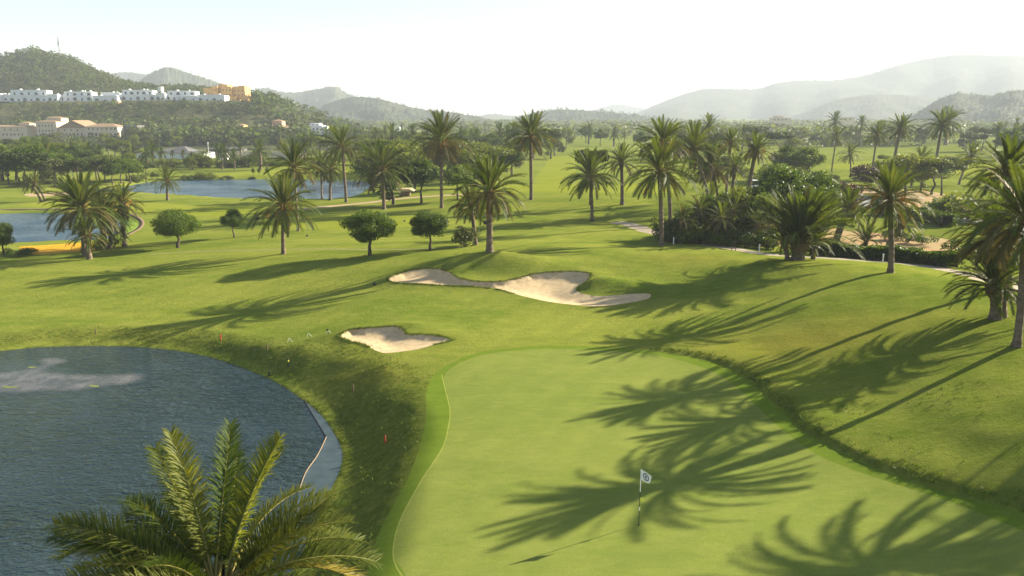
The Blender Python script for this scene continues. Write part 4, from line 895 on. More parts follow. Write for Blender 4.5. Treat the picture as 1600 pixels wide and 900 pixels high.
# ------------------------------------------------------------------ belts of trees: every tree its own object
def belt(x0, x1, y0, y1, n, kinds, hr, phrase, group, seed, wide=(1, 1.35), name='tree', cat='tree', hf=None):
    rg = np.random.default_rng(seed); X = np.sort(x0+(x1-x0)*(np.arange(n)+rg.random(n))/n); Yp = rg.uniform(y0, y1, n)
    q = shoot(X, Yp, hf or land)
    for i in range(n):
        kd = kinds[rg.integers(len(kinds))]; h = rg.uniform(*hr); p = Vector(q[i][:3])-Vector((0, 0, .1)); lb = f'{NUM[i]} {phrase}'
        if kd == 'palm':
            v = rg.integers(4); o = obj('palm_tree', SP[v], None, p, rg.random()*6, h/(7.5, 6., 9., 4.)[v]*.95); tag(o, lb, 'palm tree', group)
        else: tree(kd, p, h, lb, rg.uniform(*wide), group, parts=False, name=name, cat=cat)
MIX = ['mid', 'mid2', 'mid3', 'mid2', 'pine2', 'mid', 'pine3']
belt(-30, 92, 278, 292, 15, ['mid', 'mid', 'pine', 'mid3'], (6, 10), 'tree from the left in the front belt at the far left', 'front tree belt at the far left', 1, (1.1, 1.5))
belt(95, 232, 279, 288, 14, ['mid', 'pine', 'mid'], (5, 7.5), 'dark tree from the left in the belt behind the sandy shore', 'trees behind the sandy shore', 2)
belt(-30, 150, 250, 268, 22, MIX+['palm', 'palm'], (6, 9), 'tree from the left in the second belt at the far left', 'second tree belt at the far left', 3)
belt(110, 425, 258, 266, 30, ['palm', 'palm', 'palm', 'mid2', 'bush2'], (3.5, 6.5), 'tree from the left in the palm row below the grey roofed building', 'palm row below the grey roofed building', 4)
belt(180, 470, 254, 262, 34, ['bush', 'bush2', 'bush3', 'bush'], (1.5, 2.5), 'shrub from the left in the scrub below the palm row', 'scrub below the palm row', 5, (1.3, 2.0), 'shrub', 'shrub')
belt(-20, 250, 230, 248, 30, MIX+['palm'], (4, 8), 'tree from the left in the belt below the cream hotel', 'trees below the cream hotel', 6)
belt(235, 620, 222, 234, 26, MIX+['palm'], (3.5, 6), 'tree from the left in the belt below the salmon villas', 'trees below the salmon villas', 7)
belt(440, 620, 238, 262, 24, ['mid2', 'mid', 'palm', 'palm', 'pine3'], (6, 9), 'tree from the left in the belt beyond the blue pond', 'trees beyond the blue pond', 8)
belt(560, 850, 228, 248, 32, ['mid2', 'mid2', 'mid', 'palm', 'mid3'], (7, 11), 'tree from the left in the light green wood left of the bright fairway', 'light wood left of the bright fairway', 9)
belt(580, 800, 262, 284, 20, ['mid2', 'mid', 'mid2', 'pine3'], (7, 11), 'tree from the left in the front row of the light green wood', 'front of the light wood', 10)
belt(780, 870, 232, 252, 10, ['palm', 'mid3', 'palm'], (8, 12), 'misty tree from the left round the end of the bright fairway', 'misty trees at the end of the bright fairway', 11)
belt(880, 1080, 222, 236, 11, ['palm', 'mid3', 'mid2', 'palm', 'mid'], (6, 11), 'misty tree from the left behind the bushy palm', 'misty belt behind the bushy palm', 12)
belt(1040, 1240, 236, 256, 10, ['mid3', 'mid2', 'pine', 'palm'], (8, 13), 'misty tree from the left behind the stout palm', 'misty belt behind the stout palm', 13)
belt(1090, 1260, 268, 290, 12, ['mid3', 'bush2', 'mid2'], (3, 6), 'low tree from the left by the golf buggy', 'low trees near the golf buggy', 14)
belt(1240, 1640, 219, 230, 20, ['mid2','mid3','mid','palm','palm'], (7, 14), 'misty tree from the left beyond the far right fairway', 'misty belt beyond the far right fairway', 15)
belt(1500, 1660, 234, 250, 10, ['mid3', 'palm', 'mid', 'pine'], (8, 13), 'misty tree from the left behind the upswept palm', 'misty trees behind the upswept palm', 16)
belt(1180, 1300, 276, 285, 9, ['bush3', 'bush2'], (1.5, 2.5), 'low bush from the left at the head of the road', 'low bushes at the head of the road', 17, (1.4, 2.2), 'shrub', 'shrub')
belt(1370, 1500, 264, 276, 9, ['mid2', 'bush', 'pine3'], (3, 6), 'small tree from the left on the fairway behind the acacias', 'small trees behind the acacias', 18)
# far woods that read as one mass
def wood(name, label, P, hts, m, seed, nq=46, sz=.085):
    rg = np.random.default_rng(seed); N = len(P); base_lobes = [lob_irreg(rg) for _ in range(6)]; Vs = []
    pats = []
    for L in base_lobes:
        V, Q = leaf_cloud([(x, y, (z-.3)*1.25+.12, a*1.15, b*1.15, c) for x, y, z, a, b, c in L], nq, sz, rg); pats.append(V)
    pats = np.array(pats); k = rg.integers(0, 6, N); a = rg.random(N)*6.28; V = pats[k]
    c, s_ = np.cos(a)[:, None], np.sin(a)[:, None]; wd = rg.uniform(1.0, 1.7, N)[:, None]
    X = (V[..., 0]*c-V[..., 1]*s_)*hts[:, None]*wd+P[:, :1]; Y = (V[..., 0]*s_+V[..., 1]*c)*hts[:, None]*wd+P[:, 1:2]; Zz = V[..., 2]*hts[:, None]+P[:, 2:3]
    A = np.stack([X, Y, Zz], -1).reshape(-1, 3)
    mi = np.repeat(rg.integers(0, len(m), N), nq)
    o = obj(name, np_mesh(name, A, np.arange(len(A)).reshape(-1, 4), [M[q] for q in m], mi)); tag(o, label, 'wood', None, 'stuff')
rg = np.random.default_rng(4)
N = 9000; D = rg.uniform(395, 800, N); px_ = rg.uniform(-420, 600, N); X = (px_-800)/F*D/(cp+sp_*(450-190)/F); Zt = hill_z(X, D)
terr = (px_ < 396) & (D > 517) & (D < 574); hotel = (D < 462) & (((px_ > 40) & (px_ < 195)) | (px_ < 42)); vil = (D > 440) & (D < 492) & (px_ > 365) & (px_ < 525)
clear = (wob(X, D, .05, 5) > .50) & (D < 500); brown = (px_ > 430) & (D > 500) & (rg.random(N) < .8); lowd = (D < 425) & (px_ > 40) & (px_ < 200)
ok = ~(terr | (hotel & ~lowd) | vil | clear | brown); ok &= Zt > -1.5
P = np.c_[X, D, Zt-.4][ok]; hts = rg.uniform(4.5, 9.5, ok.sum())*np.where((D[ok] < 425) & (px_[ok] < 200), .55, 1.0)*np.where(D[ok] > 574, .85, 1.0); hts[(D[ok] > 574) & (D[ok] < 600)] *= .7; hts[(D[ok] > 470) & (D[ok] < 530) & (px_[ok] < 400)] *= .55
wood('hillside_wood', 'dense wood of pines and broadleaf trees covering the terraced hill at the left', P, hts, ['pine', 'leaf', 'pine', 'pine', 'grey_leaf'], 5)
N = 5200; D = 330+1150*rg.random(N)**1.25; px_ = rg.uniform(-200, 1800, N); X = (px_-800)/F*D/(cp+sp_*(450-195)/F)
ok = (wob(X, D, .018, 3)+.35*wob(X, D, .05, 1) > -.28) & ~((D < 900) & (px_ < 640)); ok |= (px_ < 640) & (D > 900)
ok &= ~((px_ > 690) & (px_ < 900) & (D < 430)) & ~((px_ > 900) & (px_ < 1250) & (D < 400) & (wob(X, D, .04, 9) > -.2)) & ~((px_ > 1230) & (D < 345))
ok &= ~((D < 680) & (px_ > 620) & (wob(X, D, .03, 11) > .05))
P = np.c_[X, D, height(X, D)-.3][ok]
wood('valley_wood', 'far misty wood filling the valley floor below the mountains', P, rg.uniform(6, 12, ok.sum()), ['pine', 'leaf', 'grey_leaf', 'leaf_light'], 6, 34, .1)
# scrub on the two nearest ridges
for (V, n, lab, h0) in ((RIDGES[9], 1500, 'sparse scrub and pines dotting the nearest misty ridge on the right', 5), (RIDGES[3], 1300, 'scrub trees dotting the ridge left of centre', 5), (RIDGES[5], 1300, 'misty trees lining the low ridge in the centre', 7), (RIDGES[1], 900, 'trees dotting the pointed ridge behind the white villas', 6), (RIDGES[2], 900, 'trees dotting the rounded ridge behind the ochre building', 6)):
    i = rg.integers(0, 26, n); j = rg.integers(0, V.shape[1], n); P = V[i, j]+rg.normal(0, 2, (n, 3))*[1, 1, 0]+[0, 0, -.6]
    wood('ridge_scrub', lab, P, rg.uniform(.4, 1.0, n)*h0, ['pine', 'leaf'], 7+n, 12, .2)

# ------------------------------------------------------------------ grass clumps on the rough banks
rg = np.random.default_rng(8); N = 120000
gxx = rg.uniform(-34, 26, N); gyy = rg.uniform(18, 72, N); dpo = -sdf(POND1, gxx, gyy); bw = bank_w(gxx, gyy); dco = -sdf(COLLAR, gxx, gyy)
pr = np.where((dpo > .05) & (dpo < bw+1.6), .40*(1-ss((dpo-bw)/1.6)), 0)
pr = np.maximum(pr, np.where((dpo > -.04) & (dpo < .3), .9*(wob(gxx, gyy, 2.1, 6) > -.35), 0))
pr = np.maximum(pr, np.where((dco > .12) & (gxx > 9), (1-ss((dco-.35)/.7))*.98*ss((gxx-8)/3), 0)); pr = np.where(dco < .1, 0, pr)
pr = np.maximum(pr, .3*np.exp(-((gxx-21)**2/12+(gyy-35)**2/14))*(dco > .1)*(wob(gxx, gyy, 1.1) > 0))
for P_, n_ in ((BUNK1, 1500), (BUNK2, 3800)):   # ragged turf lip along the back edge of each bunker
    j = rg.integers(0, len(P_), n_); qx = P_[j, 0]+rg.normal(0, .10, n_); qy = P_[j, 1]+rg.normal(0, .07, n_); sd_ = sdf(P_, qx, qy)
    kk_ = (sd_ < .05) & (sd_ > -.3) & (qy > P_[:, 1].mean()-1.5); BX = (qx[kk_], qy[kk_]) if n_ == 1500 else (np.r_[BX[0], qx[kk_]], np.r_[BX[1], qy[kk_]])
ok = rg.random(N) < pr*(.35+.65*(wob(gxx, gyy, .9, 2)+.5*wob(gxx, gyy, 2.3, 4) > -.1)); gxx, gyy = np.r_[gxx[ok], BX[0]], np.r_[gyy[ok], BX[1]]; dpo = -sdf(POND1, gxx, gyy); dco = -sdf(COLLAR, gxx, gyy)
gz_ = height(gxx, gyy); n = len(gxx); lip = (gxx > 9) & (dco < 1.5); B = 4
bx_ = np.repeat(gxx, B)+rg.normal(0, .06, n*B); by_ = np.repeat(gyy, B)+rg.normal(0, .06, n*B); bz = np.repeat(gz_, B)-.02; hh = np.repeat(np.where(lip, .13, .11)*rg.uniform(.5, 1.5, n), B)
a = rg.random(n*B)*6.28; wv = np.c_[np.cos(a), np.sin(a), np.zeros(n*B)]*.022; tp = np.c_[rg.normal(0, .5, n*B)*hh, rg.normal(0, .5, n*B)*hh, hh]
Pb = np.c_[bx_, by_, bz]; V = np.stack([Pb-wv, Pb+wv, Pb+tp], 1).reshape(-1, 3)
o = obj('rough_grass', np_mesh('rough_grass', V, np.arange(len(V)).reshape(-1, 3), [M['grass_blade'], M['grass_dark']], np.repeat(lip.astype(int), B))); tag(o, 'coarse grass clumps on the pond bank and along the raised edge of the green', 'grass', None, 'stuff')

# ------------------------------------------------------------------ golf furniture
def flagstick():
    p, _ = at(998, 820); root = empty('golf_flagstick', p); tag(root, 'golf flagstick with white flag and small yellow pennant in the hole on the green', 'flagstick')
    H = 2.37; seg = [(0, .62, 'black'), (.62, .78, 'wpaint'), (.78, 1.42, 'black'), (1.42, H, 'wpaint')]
    for a, b, m_ in seg: MB().tube([(0, 0, a), (0, 0, b)], .014, 10).build('pole_section', M[m_], root)
    c = MB(); nI, nJ = 13, 9; V = []; Fs = []
    W, Hh = .50, .44
    def fp(u, v, off=0):   # the cloth sags from the pole in soft folds
        x = .015+u*W*(.80-.12*v); y = .05*sin(u*5+v*2)*u+.02*sin(v*6)*u+off; z = H-.01-v*Hh-u*.26*(1-.35*v)-.03*u*sin(v*3.1)
        return (x, y, z)
    for i in range(nI):
        for j in range(nJ): V.append(fp(i/(nI-1), j/(nJ-1)))
    for i in range(nI-1):
        for j in range(nJ-1): k = i*nJ+j; Fs.append((k, k+nJ, k+nJ+1, k+1))
    c.add(V, Fs); fl = c.build('flag', M['flagcloth'], root, smooth=True)
    e = MB()
    def em(pts, off=-.006): e.add([fp(.16+.64*u, .12+.74*v, off) for u, v in pts], [tuple(range(len(pts)))])
    ring = [(.5+.48*cos(t), .47+.47*sin(t)) for t in np.linspace(0, 2*pi, 22)[:-1]]; rin = [(.5+.36*cos(t), .47+.35*sin(t)) for t in np.linspace(0, 2*pi, 22)[:-1]]
    nR = len(ring)
    for i in range(nR): e.add([fp(.16+.64*u, .12+.74*v, -.006) for u, v in (ring[i], ring[(i+1) % nR], rin[(i+1) % nR], rin[i])], [(0, 1, 2, 3)])
    em([(.30,.30),(.42,.22),(.48,.40),(.46,.66),(.34,.60)]); em([(.54,.24),(.68,.30),(.70,.44),(.60,.50),(.52,.42)]); em([(.52,.52),(.62,.58),(.66,.74),(.50,.80)])
    e.build('emblem', M['emblem'], fl)
    g = MB(); g.add([(.014, 0, 1.18), (.15, .02, 1.15), (.19, .03, 1.06), (.12, .01, .98), (.014, 0, 1.02)], [(0, 1, 2, 3, 4)]); g.build('pennant', M['flagyel'], root)
    k = MB(); k.tube([(0, 0, .003), (0, 0, .008)], .054, 20); k.build('hole', M['black'], root)
flagstick()
def stake(px, py, h, m_, label, band=None):
    p, t = at(px, py); root = empty('marker_stake', p); tag(root, label, 'stake', 'marker stakes by the pond')
    b = MB(); b.box(-.035, .035, -.035, .035, -.1, h); b.add([(-.035, -.035, h), (.035, -.035, h), (.035, .035, h), (-.035, .035, h), (0, 0, h+.05)], [(0, 1, 4), (1, 2, 4), (2, 3, 4), (3, 0, 4)]); b.build('post', M[m_], root)
    if band: MB().box(-.039, .039, -.039, .039, h*.62, h*.82).build('band', M[band], root)
stake(602, 693, .42, 'red', 'red stake on the rough bank beside the lower right of the pond')
stake(345, 531, .42, 'red', 'red stake at the top of the far bank of the pond')
stake(150, 522, .42, 'wood', 'dark stake on the fairway edge behind the far left of the pond')
stake(418, 547, .45, 'wood', 'dark stake on the bank between the red stake and the small bunker')
stake(451, 573, .6, 'black', 'black stake with a yellow band on the shaded bank', 'yellow')
stake(552, 612, .45, 'wood', 'dark stake halfway down the shaded right bank')
stake(421, 588, .3, 'black', 'short black stake at the waterline by the pale rope')
def leaning_pair(px, py, label, board=False):
    p, t = at(px, py); root = empty('bunker_rope_stand', p); tag(root, label, 'rope stand', 'white rope stands by the small bunker')
    for s_ in (-1, 1): MB().tube([(s_*.02, 0, .34), (s_*.22+.1, .0, -.03)], .009, 6).build('leg', M['wpaint'], root)
    if board: MB().box(-.10, .08, -.02, .02, .28, .38).build('board', M['black'], root)
leaning_pair(452, 535, 'white leaning rope stand farthest left of the three by the small bunker')
leaning_pair(482, 527, 'middle white leaning rope stand between the other two')
leaning_pair(512, 522, 'white leaning stand with a small black board nearest the small bunker', True)
def path_post(px, D, label, h=.8):
    p = at_dist(px, D); root = empty('path_marker_post', p); tag(root, label, 'marker post', 'white posts along the cart path'); MB().box(-.05, .05, -.05, .05, -.1, h).build('post', M['wpaint'], root); MB().box(-.06, .06, -.06, .06, h, h+.05).build('cap', M['wpaint'], root)
path_post(1062, 84.5, 'white marker post at the left end of the path shrubs'); path_post(1202, 79.5, 'white marker post left of the big bushy palm'); path_post(1405, 72.5, 'white marker post in front of the hedge right of the lone palm')
def tee_sign(px, py, label, w=.75, h=.5, leg=.55):
    p, t = at(px, py); root = empty('tee_sign', p); tag(root, label, 'sign')
    MB().box(-w/2, w/2, -.03, .03, leg, leg+h).build('board', M['black'], root)
    for s_ in (-1, 1): MB().box(s_*w*.4-.03, s_*w*.4+.03, -.03, .03, -.1, leg).build('leg', M['wood'], root)
tee_sign(402, 349, 'black tee sign on two legs left of the single yellowish palm'); tee_sign(758, 354, 'black sign box on the fairway behind the large arching palm', .5, .6, .3)
tee_sign(1146, 392, 'small wooden sign at the edge of the cart path', .5, .3, .7)
for px, py, lb in ((424,339,'small black tee marker right of the tee sign'),(480,369,'small tee marker below the blue pond palms'),(632,346,'small dark tee marker left of the forked round tree'),(671,331,'small dark tee marker behind the forked round tree'),(905,311,'dark marker at the foot of the leaning trunk'),(585,445,'small dark clod on the fairway left of the large bunker')):
    p, t = at(px, py); b = MB(); b.tube([(0, 0, 0), (0, 0, .1), (0, 0, .22)], [.16, .18, .06], 10); o = b.build('tee_marker', M['black'], None, p); tag(o, lb, 'tee marker')
def hut():
    p, t = at(633, 306); root = empty('thatched_shelter', p); tag(root, 'small dark shelter with a sandy flat roof by the tree mass', 'shelter')
    MB().box(-1.1, 1.1, -1, 1, 0, 1.1).build('wall', M['wood'], root); MB().prism([(-2.1, 1.1), (2.1, 1.1), (1.2, 1.55), (-1.2, 1.55)], 'y', -1.6, 1.6).build('roof', M['thatch'], root)
hut()
def buggy(px, D, label, rz):
    p = at_dist(px, D); root = empty('golf_buggy', p, rz); tag(root, label, 'golf buggy')
    b = MB(); b.prism([(-1.2, .3), (1.15, .3), (1.25, .62), (.8, .85), (.35, .62), (-.1, .55), (-.2, .75), (-1.2, .75)], 'y', -.55, .55); b.build('body', M['wpaint'], root)
    MB().box(-.95, .65, -.6, .6, 1.85, 1.92).build('roof', M['wpaint'], root)
    MB().box(-.55, -.1, -.5, .5, .75, .88).box(-.62, -.5, -.5, .5, .88, 1.2).build('seat', M['black'], root)
    for x in (-.9, .62):
        for y in (-.52, .52): MB().tube([(x, y, .8), (x*.95, y, 1.86)], .02, 6).build('roof_post', M['black'], root)
    for x in (-.8, .8):
        for y in (-.58, .58): MB().tube([(x, y-.08, .23), (x, y+.08, .23)], .23, 14).build('wheel', M['black'], root)
buggy(1186, 165, 'white golf buggy parked at the head of the road behind the stout palm', .6)
for px, lb in ((396, 'left thin sapling on the far green beyond the blue pond'), (405, 'second thin sapling on the far green beyond the blue pond'), (418, 'right thin sapling on the far green beyond the blue pond')):
    ptree('mid', px, 276, 262, lb, .5)

# ------------------------------------------------------------------ buildings
def win_mesh(arch, w=1.0, h=1.0):
    b = MB(); a_ = [(w/2*cos(t), h*.6+w/2*sin(t)*min(1, h*.4/(w/2))) for t in np.linspace(0, pi, 9)] if arch else [(w/2, h), (-w/2, h)]
    out = [(-w/2, 0), (w/2, 0)]+a_[0:]; cx = 0; cz = h*.5
    inn = [(cx+(x-cx)*.86, cz+(z-cz)*.90) for x, z in out]; n = len(out)
    V = [(x, -.06, z) for x, z in out]+[(x, -.06, z) for x, z in inn]+[(x, .02, z) for x, z in out]+[(x, -.01, z) for x, z in inn]
    Fs = [(i, (i+1) % n, (i+1) % n+n, i+n) for i in range(n)]+[(i+2*n, (i+1) % n+2*n, (i+1) % n, i) for i in range(n)]+[(i+n, (i+1) % n+n, (i+1) % n+3*n, i+3*n) for i in range(n)]
    b.add(V, Fs, 0); b.add([V[i+3*n] for i in range(n)], [tuple(range(n))], 1); return b
WIN = {}
def window(root, x, y, z, w, h, arch=False, fm='white'):
    k = (arch, round(w, 1), round(h, 1), fm)
    if k not in WIN: WIN[k] = win_mesh(arch, w, h).mesh('window', [M[fm], M['glass']])
    o = obj('window', WIN[k], root, (x, y-.005, z)); return o
def dome_mesh(r):
    b = MB(); n = 12; b.tube([(0, 0, -.4), (0, 0, 0), (0, 0, r*.5), (0, 0, r*.86), (0, 0, r)], [r, r, r*.86, r*.5, .02], n, cap=False); return b.mesh('dome', M['white'], True)
DOME = dome_mesh(1.0)
def villa(x0, x1, ytop, D, label, m='white', base_px=None, upper=None, arches=3, domes=(), name='white_villa', low=2.6, zb=None, depth=9, group='white villas on the hill terrace', small=1.0):
    xc = (x0+x1)/2; k = D/(cp+sp_*(450-155)/F)/F; W = (x1-x0)*k; p = at_dist(xc, D)
    r_ = rays(xc, ytop)[0]; ztop = CAMH+r_[2]*D/r_[1]
    if base_px: rb = rays(xc, base_px)[0]; p.z = CAMH+rb[2]*D/rb[1]
    H = ztop-p.z; root = empty(name, p); tag(root, label, 'villa', group)
    b = MB(); two = H > 4.8; h1 = H*.52 if two else H
    b.box(-W/2, W/2, 0, depth, -3, h1)
    b.box(-W/2-.0, W/2, -.25, -.003, h1-.15, h1+.55)            # parapet
    if two:
        u0, u1 = upper or (-.42, .42); b.box(W*u0, W*u1, 2.2, depth-.3, h1+.003, H); b.box(W*u0-.1, W*u1+.1, 2.05, 2.197, H-.2, H+.35)
        b.box(W*u0-W*.05, W*u0-.003, 2.5, depth-1, h1+.003, H*.8)
    b.build('wall', M[m], root)
    n = max(2, int(W/4.4)) if arches else 0
    for i in range(n):
        x = -W/2+W*(i+.5)/n; window(root, x, 0, .5 if i % 2 else .3, min(1.5 if i % 2 else 3.0, W/n*.75), min(1.5 if i % 2 else 2.5, h1*.78), i % 2 == 0, m)
    if two:
        u0, u1 = upper or (-.42, .42); n2 = max(2, int(W*(u1-u0)/4.2))
        for i in range(n2): x = W*u0+W*(u1-u0)*(i+.5)/n2; window(root, x, 2.2, h1+.5, 2.8 if i % 2 else 1.5, min(2.0, (H-h1)*.7), i % 2 == 1, m)
    for j, dx in enumerate(domes): obj('dome', DOME, root, (dx*W, 4 if two else 2, (H if two else h1)+.1), 0, 1.15)
    MB().box(W*.2, W*.2+.7, 4, 4.7, (H if two else h1)+.003, (H if two else h1)+1.1).build('chimney', M[m], root)
    return root
villa(-34, 4, 146, 528, 'white villa cut by the left edge of the photo', base_px=157, domes=(.3,))
villa(0, 19, 148, 533, 'low white villa second from the left edge on the hill', base_px=158, domes=(.1,))
villa(19, 79, 141, 530, 'long two storey white villa with two round arches and domes, left on the hill', base_px=159, domes=(-.25, .2), upper=(-.48, .46))
villa(79, 95, 148, 529, 'small sunlit white villa between two longer ones', base_px=159)
villa(95, 149, 143.5, 534, 'two storey white villa with stepped yellowish sunlit centre', base_px=158, domes=(-.2, .15, .38), upper=(-.35, .46))
villa(149, 188, 150.5, 529, 'low white villa with small domed roof left of the turret', base_px=160, domes=(-.2,))
villa(163, 192, 145.5, 540, 'white villa rising behind the low one left of the turret', base_px=155, domes=(.1,))
villa(192, 247, 141, 533, 'long two storey white villa with terraces in the middle of the row', base_px=157, domes=(-.28, .12), upper=(-.46, .40))
villa(247, 262, 146.5, 530, 'narrow bright white villa right of the long middle one', base_px=157)
villa(261, 311, 142.5, 534, 'two storey white villa with stepped roofs at the right of the row', base_px=157, domes=(-.15,), upper=(-.44, .44))
villa(284, 313, 151, 527, 'low white annex in front of the stepped villa', base_px=159)
villa(311, 354, 149, 529, 'white single storey villa with a large arch at the right end of the row', base_px=159.5, domes=(-.25, .3))
def blocks(name, label, cat, D, lst, m, base_px, wins=(), roofs=(), group=None, tilem='tile', seed=0, fm=None):
    """lst: (x0,x1,ytop,dy) pixel-measured blocks; roofs: (x0,x1,y_eave,y_ridge,dy,depth,kind)"""
    xs = [a[0] for a in lst]+[a[1] for a in lst]; xc = (min(xs)+max(xs))/2; p = at_dist(xc, D); k0 = D/(cp+sp_*(450-185)/F)/F
    Zf = lambda y: CAMH+rays(xc, y)[0, 2]/rays(xc, y)[0, 1]*D
    p.z = Zf(base_px); root = empty(name, p); tag(root, label, cat, group); b = MB()
    for (x0, x1, yt, dy, dep) in lst: b.box((x0-xc)*k0, (x1-xc)*k0, dy, dy+dep, -3, Zf(yt)-p.z)
    b.build('wall', M[m], root)
    for (x0, x1, ye, yr, dy, dep, kd) in roofs:
        a0, a1 = (x0-xc)*k0-.4, (x1-xc)*k0+.4; e = Zf(ye)-p.z+.01; rr = Zf(yr)-p.z; q = MB(); y0, y1 = dy-.5, dy+dep+.5
        if kd == 'hip': i = min(dep*.5, (a1-a0)*.45); V = [(a0, y0, e), (a1, y0, e), (a1, y1, e), (a0, y1, e), (a0+i, (y0+y1)/2, rr), (a1-i, (y0+y1)/2, rr)]; q.add(V, [(0, 1, 5, 4), (1, 2, 5), (2, 3, 4, 5), (3, 0, 4), (0, 3, 2, 1)])
        elif kd == 'gable': V = [(a0, y0, e), (a1, y0, e), (a1, y1, e), (a0, y1, e), ((a0+a1)/2, y0, rr), ((a0+a1)/2, y1, rr)]; q.add(V, [(0, 4, 5, 3), (4, 1, 2, 5), (0, 1, 4), (2, 3, 5), (0, 3, 2, 1)])
        q.build('roof', M[tilem], root)
    for (x, ybase, wpx, hpx, dy, arch) in wins: window(root, (x-xc)*k0, dy, Zf(ybase)-p.z, wpx*k0, hpx*k0, arch, fm or m)
    return root
W_ = lambda xs, y, w, h, dy, arch: [(x, y, w, h, dy, arch) for x in xs]
blocks('cream_hotel', 'large cream hotel with tiled roofs and a row of tall arches below the villas', 'hotel', 425,
 [(55,87,190,0,14),(62,86,184.5,6,7),(86,134,200,2,16),(134,185,198,-2,12)], 'cream', 219,
 W_([60,65,70,75,80],206,2.2,3.4,0,False)+W_([60,65,70,75,80],198,2.0,3,0,False)+W_([60,70,80],213,3,4,0,True)+W_([92,98,104,110,116,122],212,2.4,3.6,2,False)+W_([96,106,116],205,2.4,3,2,False)+W_([139,145,151],212,3.4,5.5,-2,True)+W_([157,165,173,181],215,5,8,-2,True)+W_([140,147,154,161,168,175,181],203,2.2,3,-2,False),
 [(55,87,190,187,0,14,'hip'),(62,86,184.5,182,6,7,'hip'),(86,134,200,188,2,16,'gable'),(134,185,198,193,-2,12,'hip')])
blocks('cream_house', 'flat cream building with tiled roof at the left edge below the villas', 'house', 425, [(-30,40,198,0,12),(22,38,193,4,6)], 'cream', 219, W_([2,8,14,20,26,32],212,2.4,3.4,0,False)+W_([5,15,25],204,2.4,3,0,True), [(-30,40,198,195.5,0,12,'hip'),(22,38,193,190,4,6,'hip')])
blocks('ochre_apartments', 'stepped ochre apartment complex with roof terraces at the end of the hill terrace', 'apartments', 548,
 [(319,334,137,4,10),(333,343,134,2,9),(342,356,131.5,5,10),(350,366,135,0,12),(366,385,135,2,12),(372,383,133.5,6,6),(380,392,150,-2,8),(362,374,152,-4,5),(372,382,156,-6,4)], 'ochre', 163,
 W_([322,327,331],147,1.6,2.6,4,False)+W_([336,340],142,1.6,2.6,2,True)+W_([346,351],140,1.8,2.6,5,True)+W_([353,358,363],150,1.8,2.8,0,False)+W_([353,358,363],142,1.8,2.8,0,True)+W_([369,375,381],150,1.8,2.8,2,False)+W_([369,375,381],143,1.8,2.8,2,True)+W_([383,388],158,1.8,3,-2,True)+W_([365,370],158,1.8,3,-4,True),
 [(342,349,131.5,129.5,5,5,'hip'),(380,392,150,148.5,-2,8,'hip')])
blocks('salmon_villa', 'salmon villa with a square tower and white balcony right of the wooded slope', 'villa', 460, [(384,427,199,0,10),(394,410,195,4,6),(422,438,189.5,3,7),(434,456,200,-2,10)], 'pink', 211,
 W_([388,394,400,406,412,418],207,2.4,3.6,0,False)+W_([426,432],196,2,3,3,True)+W_([438,444,450],207,2.4,3.4,-2,True), [(384,422,199,196.5,0,10,'hip'),(422,438,189.5,186.5,3,7,'hip'),(434,456,200,196.5,-2,10,'hip')])
blocks('balcony_wall', 'long low white terrace wall in front of the salmon villa', 'wall', 450, [(414,446,208.5,0,1)], 'white', 212)
blocks('salmon_house', 'small orange house left of the salmon villa', 'house', 465, [(371,380,196,0,7)], 'ochre', 205, W_([373.5,377.5],202,1.6,2.4,0,False), [(371,380,196,193.5,0,7,'hip')])
blocks('garden_wall', 'curved pale pink garden wall below the salmon villa', 'wall', 445, [(436,466,211,0,1),(448,460,208.5,-.5,1)], 'pink', 216)
blocks('modern_house', 'white modern cube house right of the salmon villa', 'house', 470, [(479,503,196,0,9),(483,498,192.5,2,6),(505,512,197,-2,8),(511,520,201,-2,8)], 'white', 209, W_([483,489,495],203,2.6,3.2,0,False)+W_([487,494],195.5,2.4,1.6,2,False)+W_([509,515],206,2.2,3,-2,True))
blocks('cream_house', 'low cream house beyond the modern white house', 'house', 560, [(553,575,206.5,0,9)], 'cream', 211, W_([557,563,569],210,2,2.2,0,False))
blocks('white_house', 'tiny white house between cypresses left of the very tall palm', 'house', 620, [(617,624,198.5,0,7)], 'white', 205, W_([620.5],203,1.5,2.2,0,False))
for x in (613.5, 627): ptree('cypress', x, 205, 194, 'dark cypress '+('left' if x < 620 else 'right')+' of the tiny white house', 1.1, D=615)
blocks('grey_roofed_clubhouse', 'grey roofed low clubhouse with a pointed roof behind the palm row', 'clubhouse', 292, [(206,312,240,0,12),(228,262,238,4,10),(296,318,240,-2,8)], 'white', 250,
 W_([212,220,228,236,244,252,280,288,296],247,3.4,3.4,0,False), [(232,268,237,233,3,10,'hip'),(250,292,240,229,0,12,'hip'),(206,250,240,236,0,12,'hip'),(290,318,239,235,-2,10,'hip')], tilem='slate')
blocks('white_kiosk', 'small bright white kiosk right of the grey roofed clubhouse', 'kiosk', 288, [(338,350,240,0,4)], 'white', 248, W_([344],245,3,3,0,False))
blocks('long_wall', 'long low beige wall between the kiosk and the pond palms', 'wall', 300, [(352,470,236,0,.6)], 'cream', 241)
blocks('long_shed', 'grey low shed behind the long beige wall', 'shed', 315, [(318,372,233,0,8)], 'slate', 240, (), [(318,372,233,231,0,8,'hip')], tilem='slate')
blocks('grey_shed', 'grey flat roofed shed right of the cream hotel', 'shed', 430, [(191,213,196,0,9)], 'slate', 200, W_([196,202,208],199,2.4,2,0,False))
blocks('hazy_house', 'pale misty house half hidden by trees on the right slope', 'house', 820, [(1206,1236,184,0,10),(1212,1226,181,3,6)], 'cream', 190, W_([1210,1216,1222,1228],188,2,2.4,0,False))
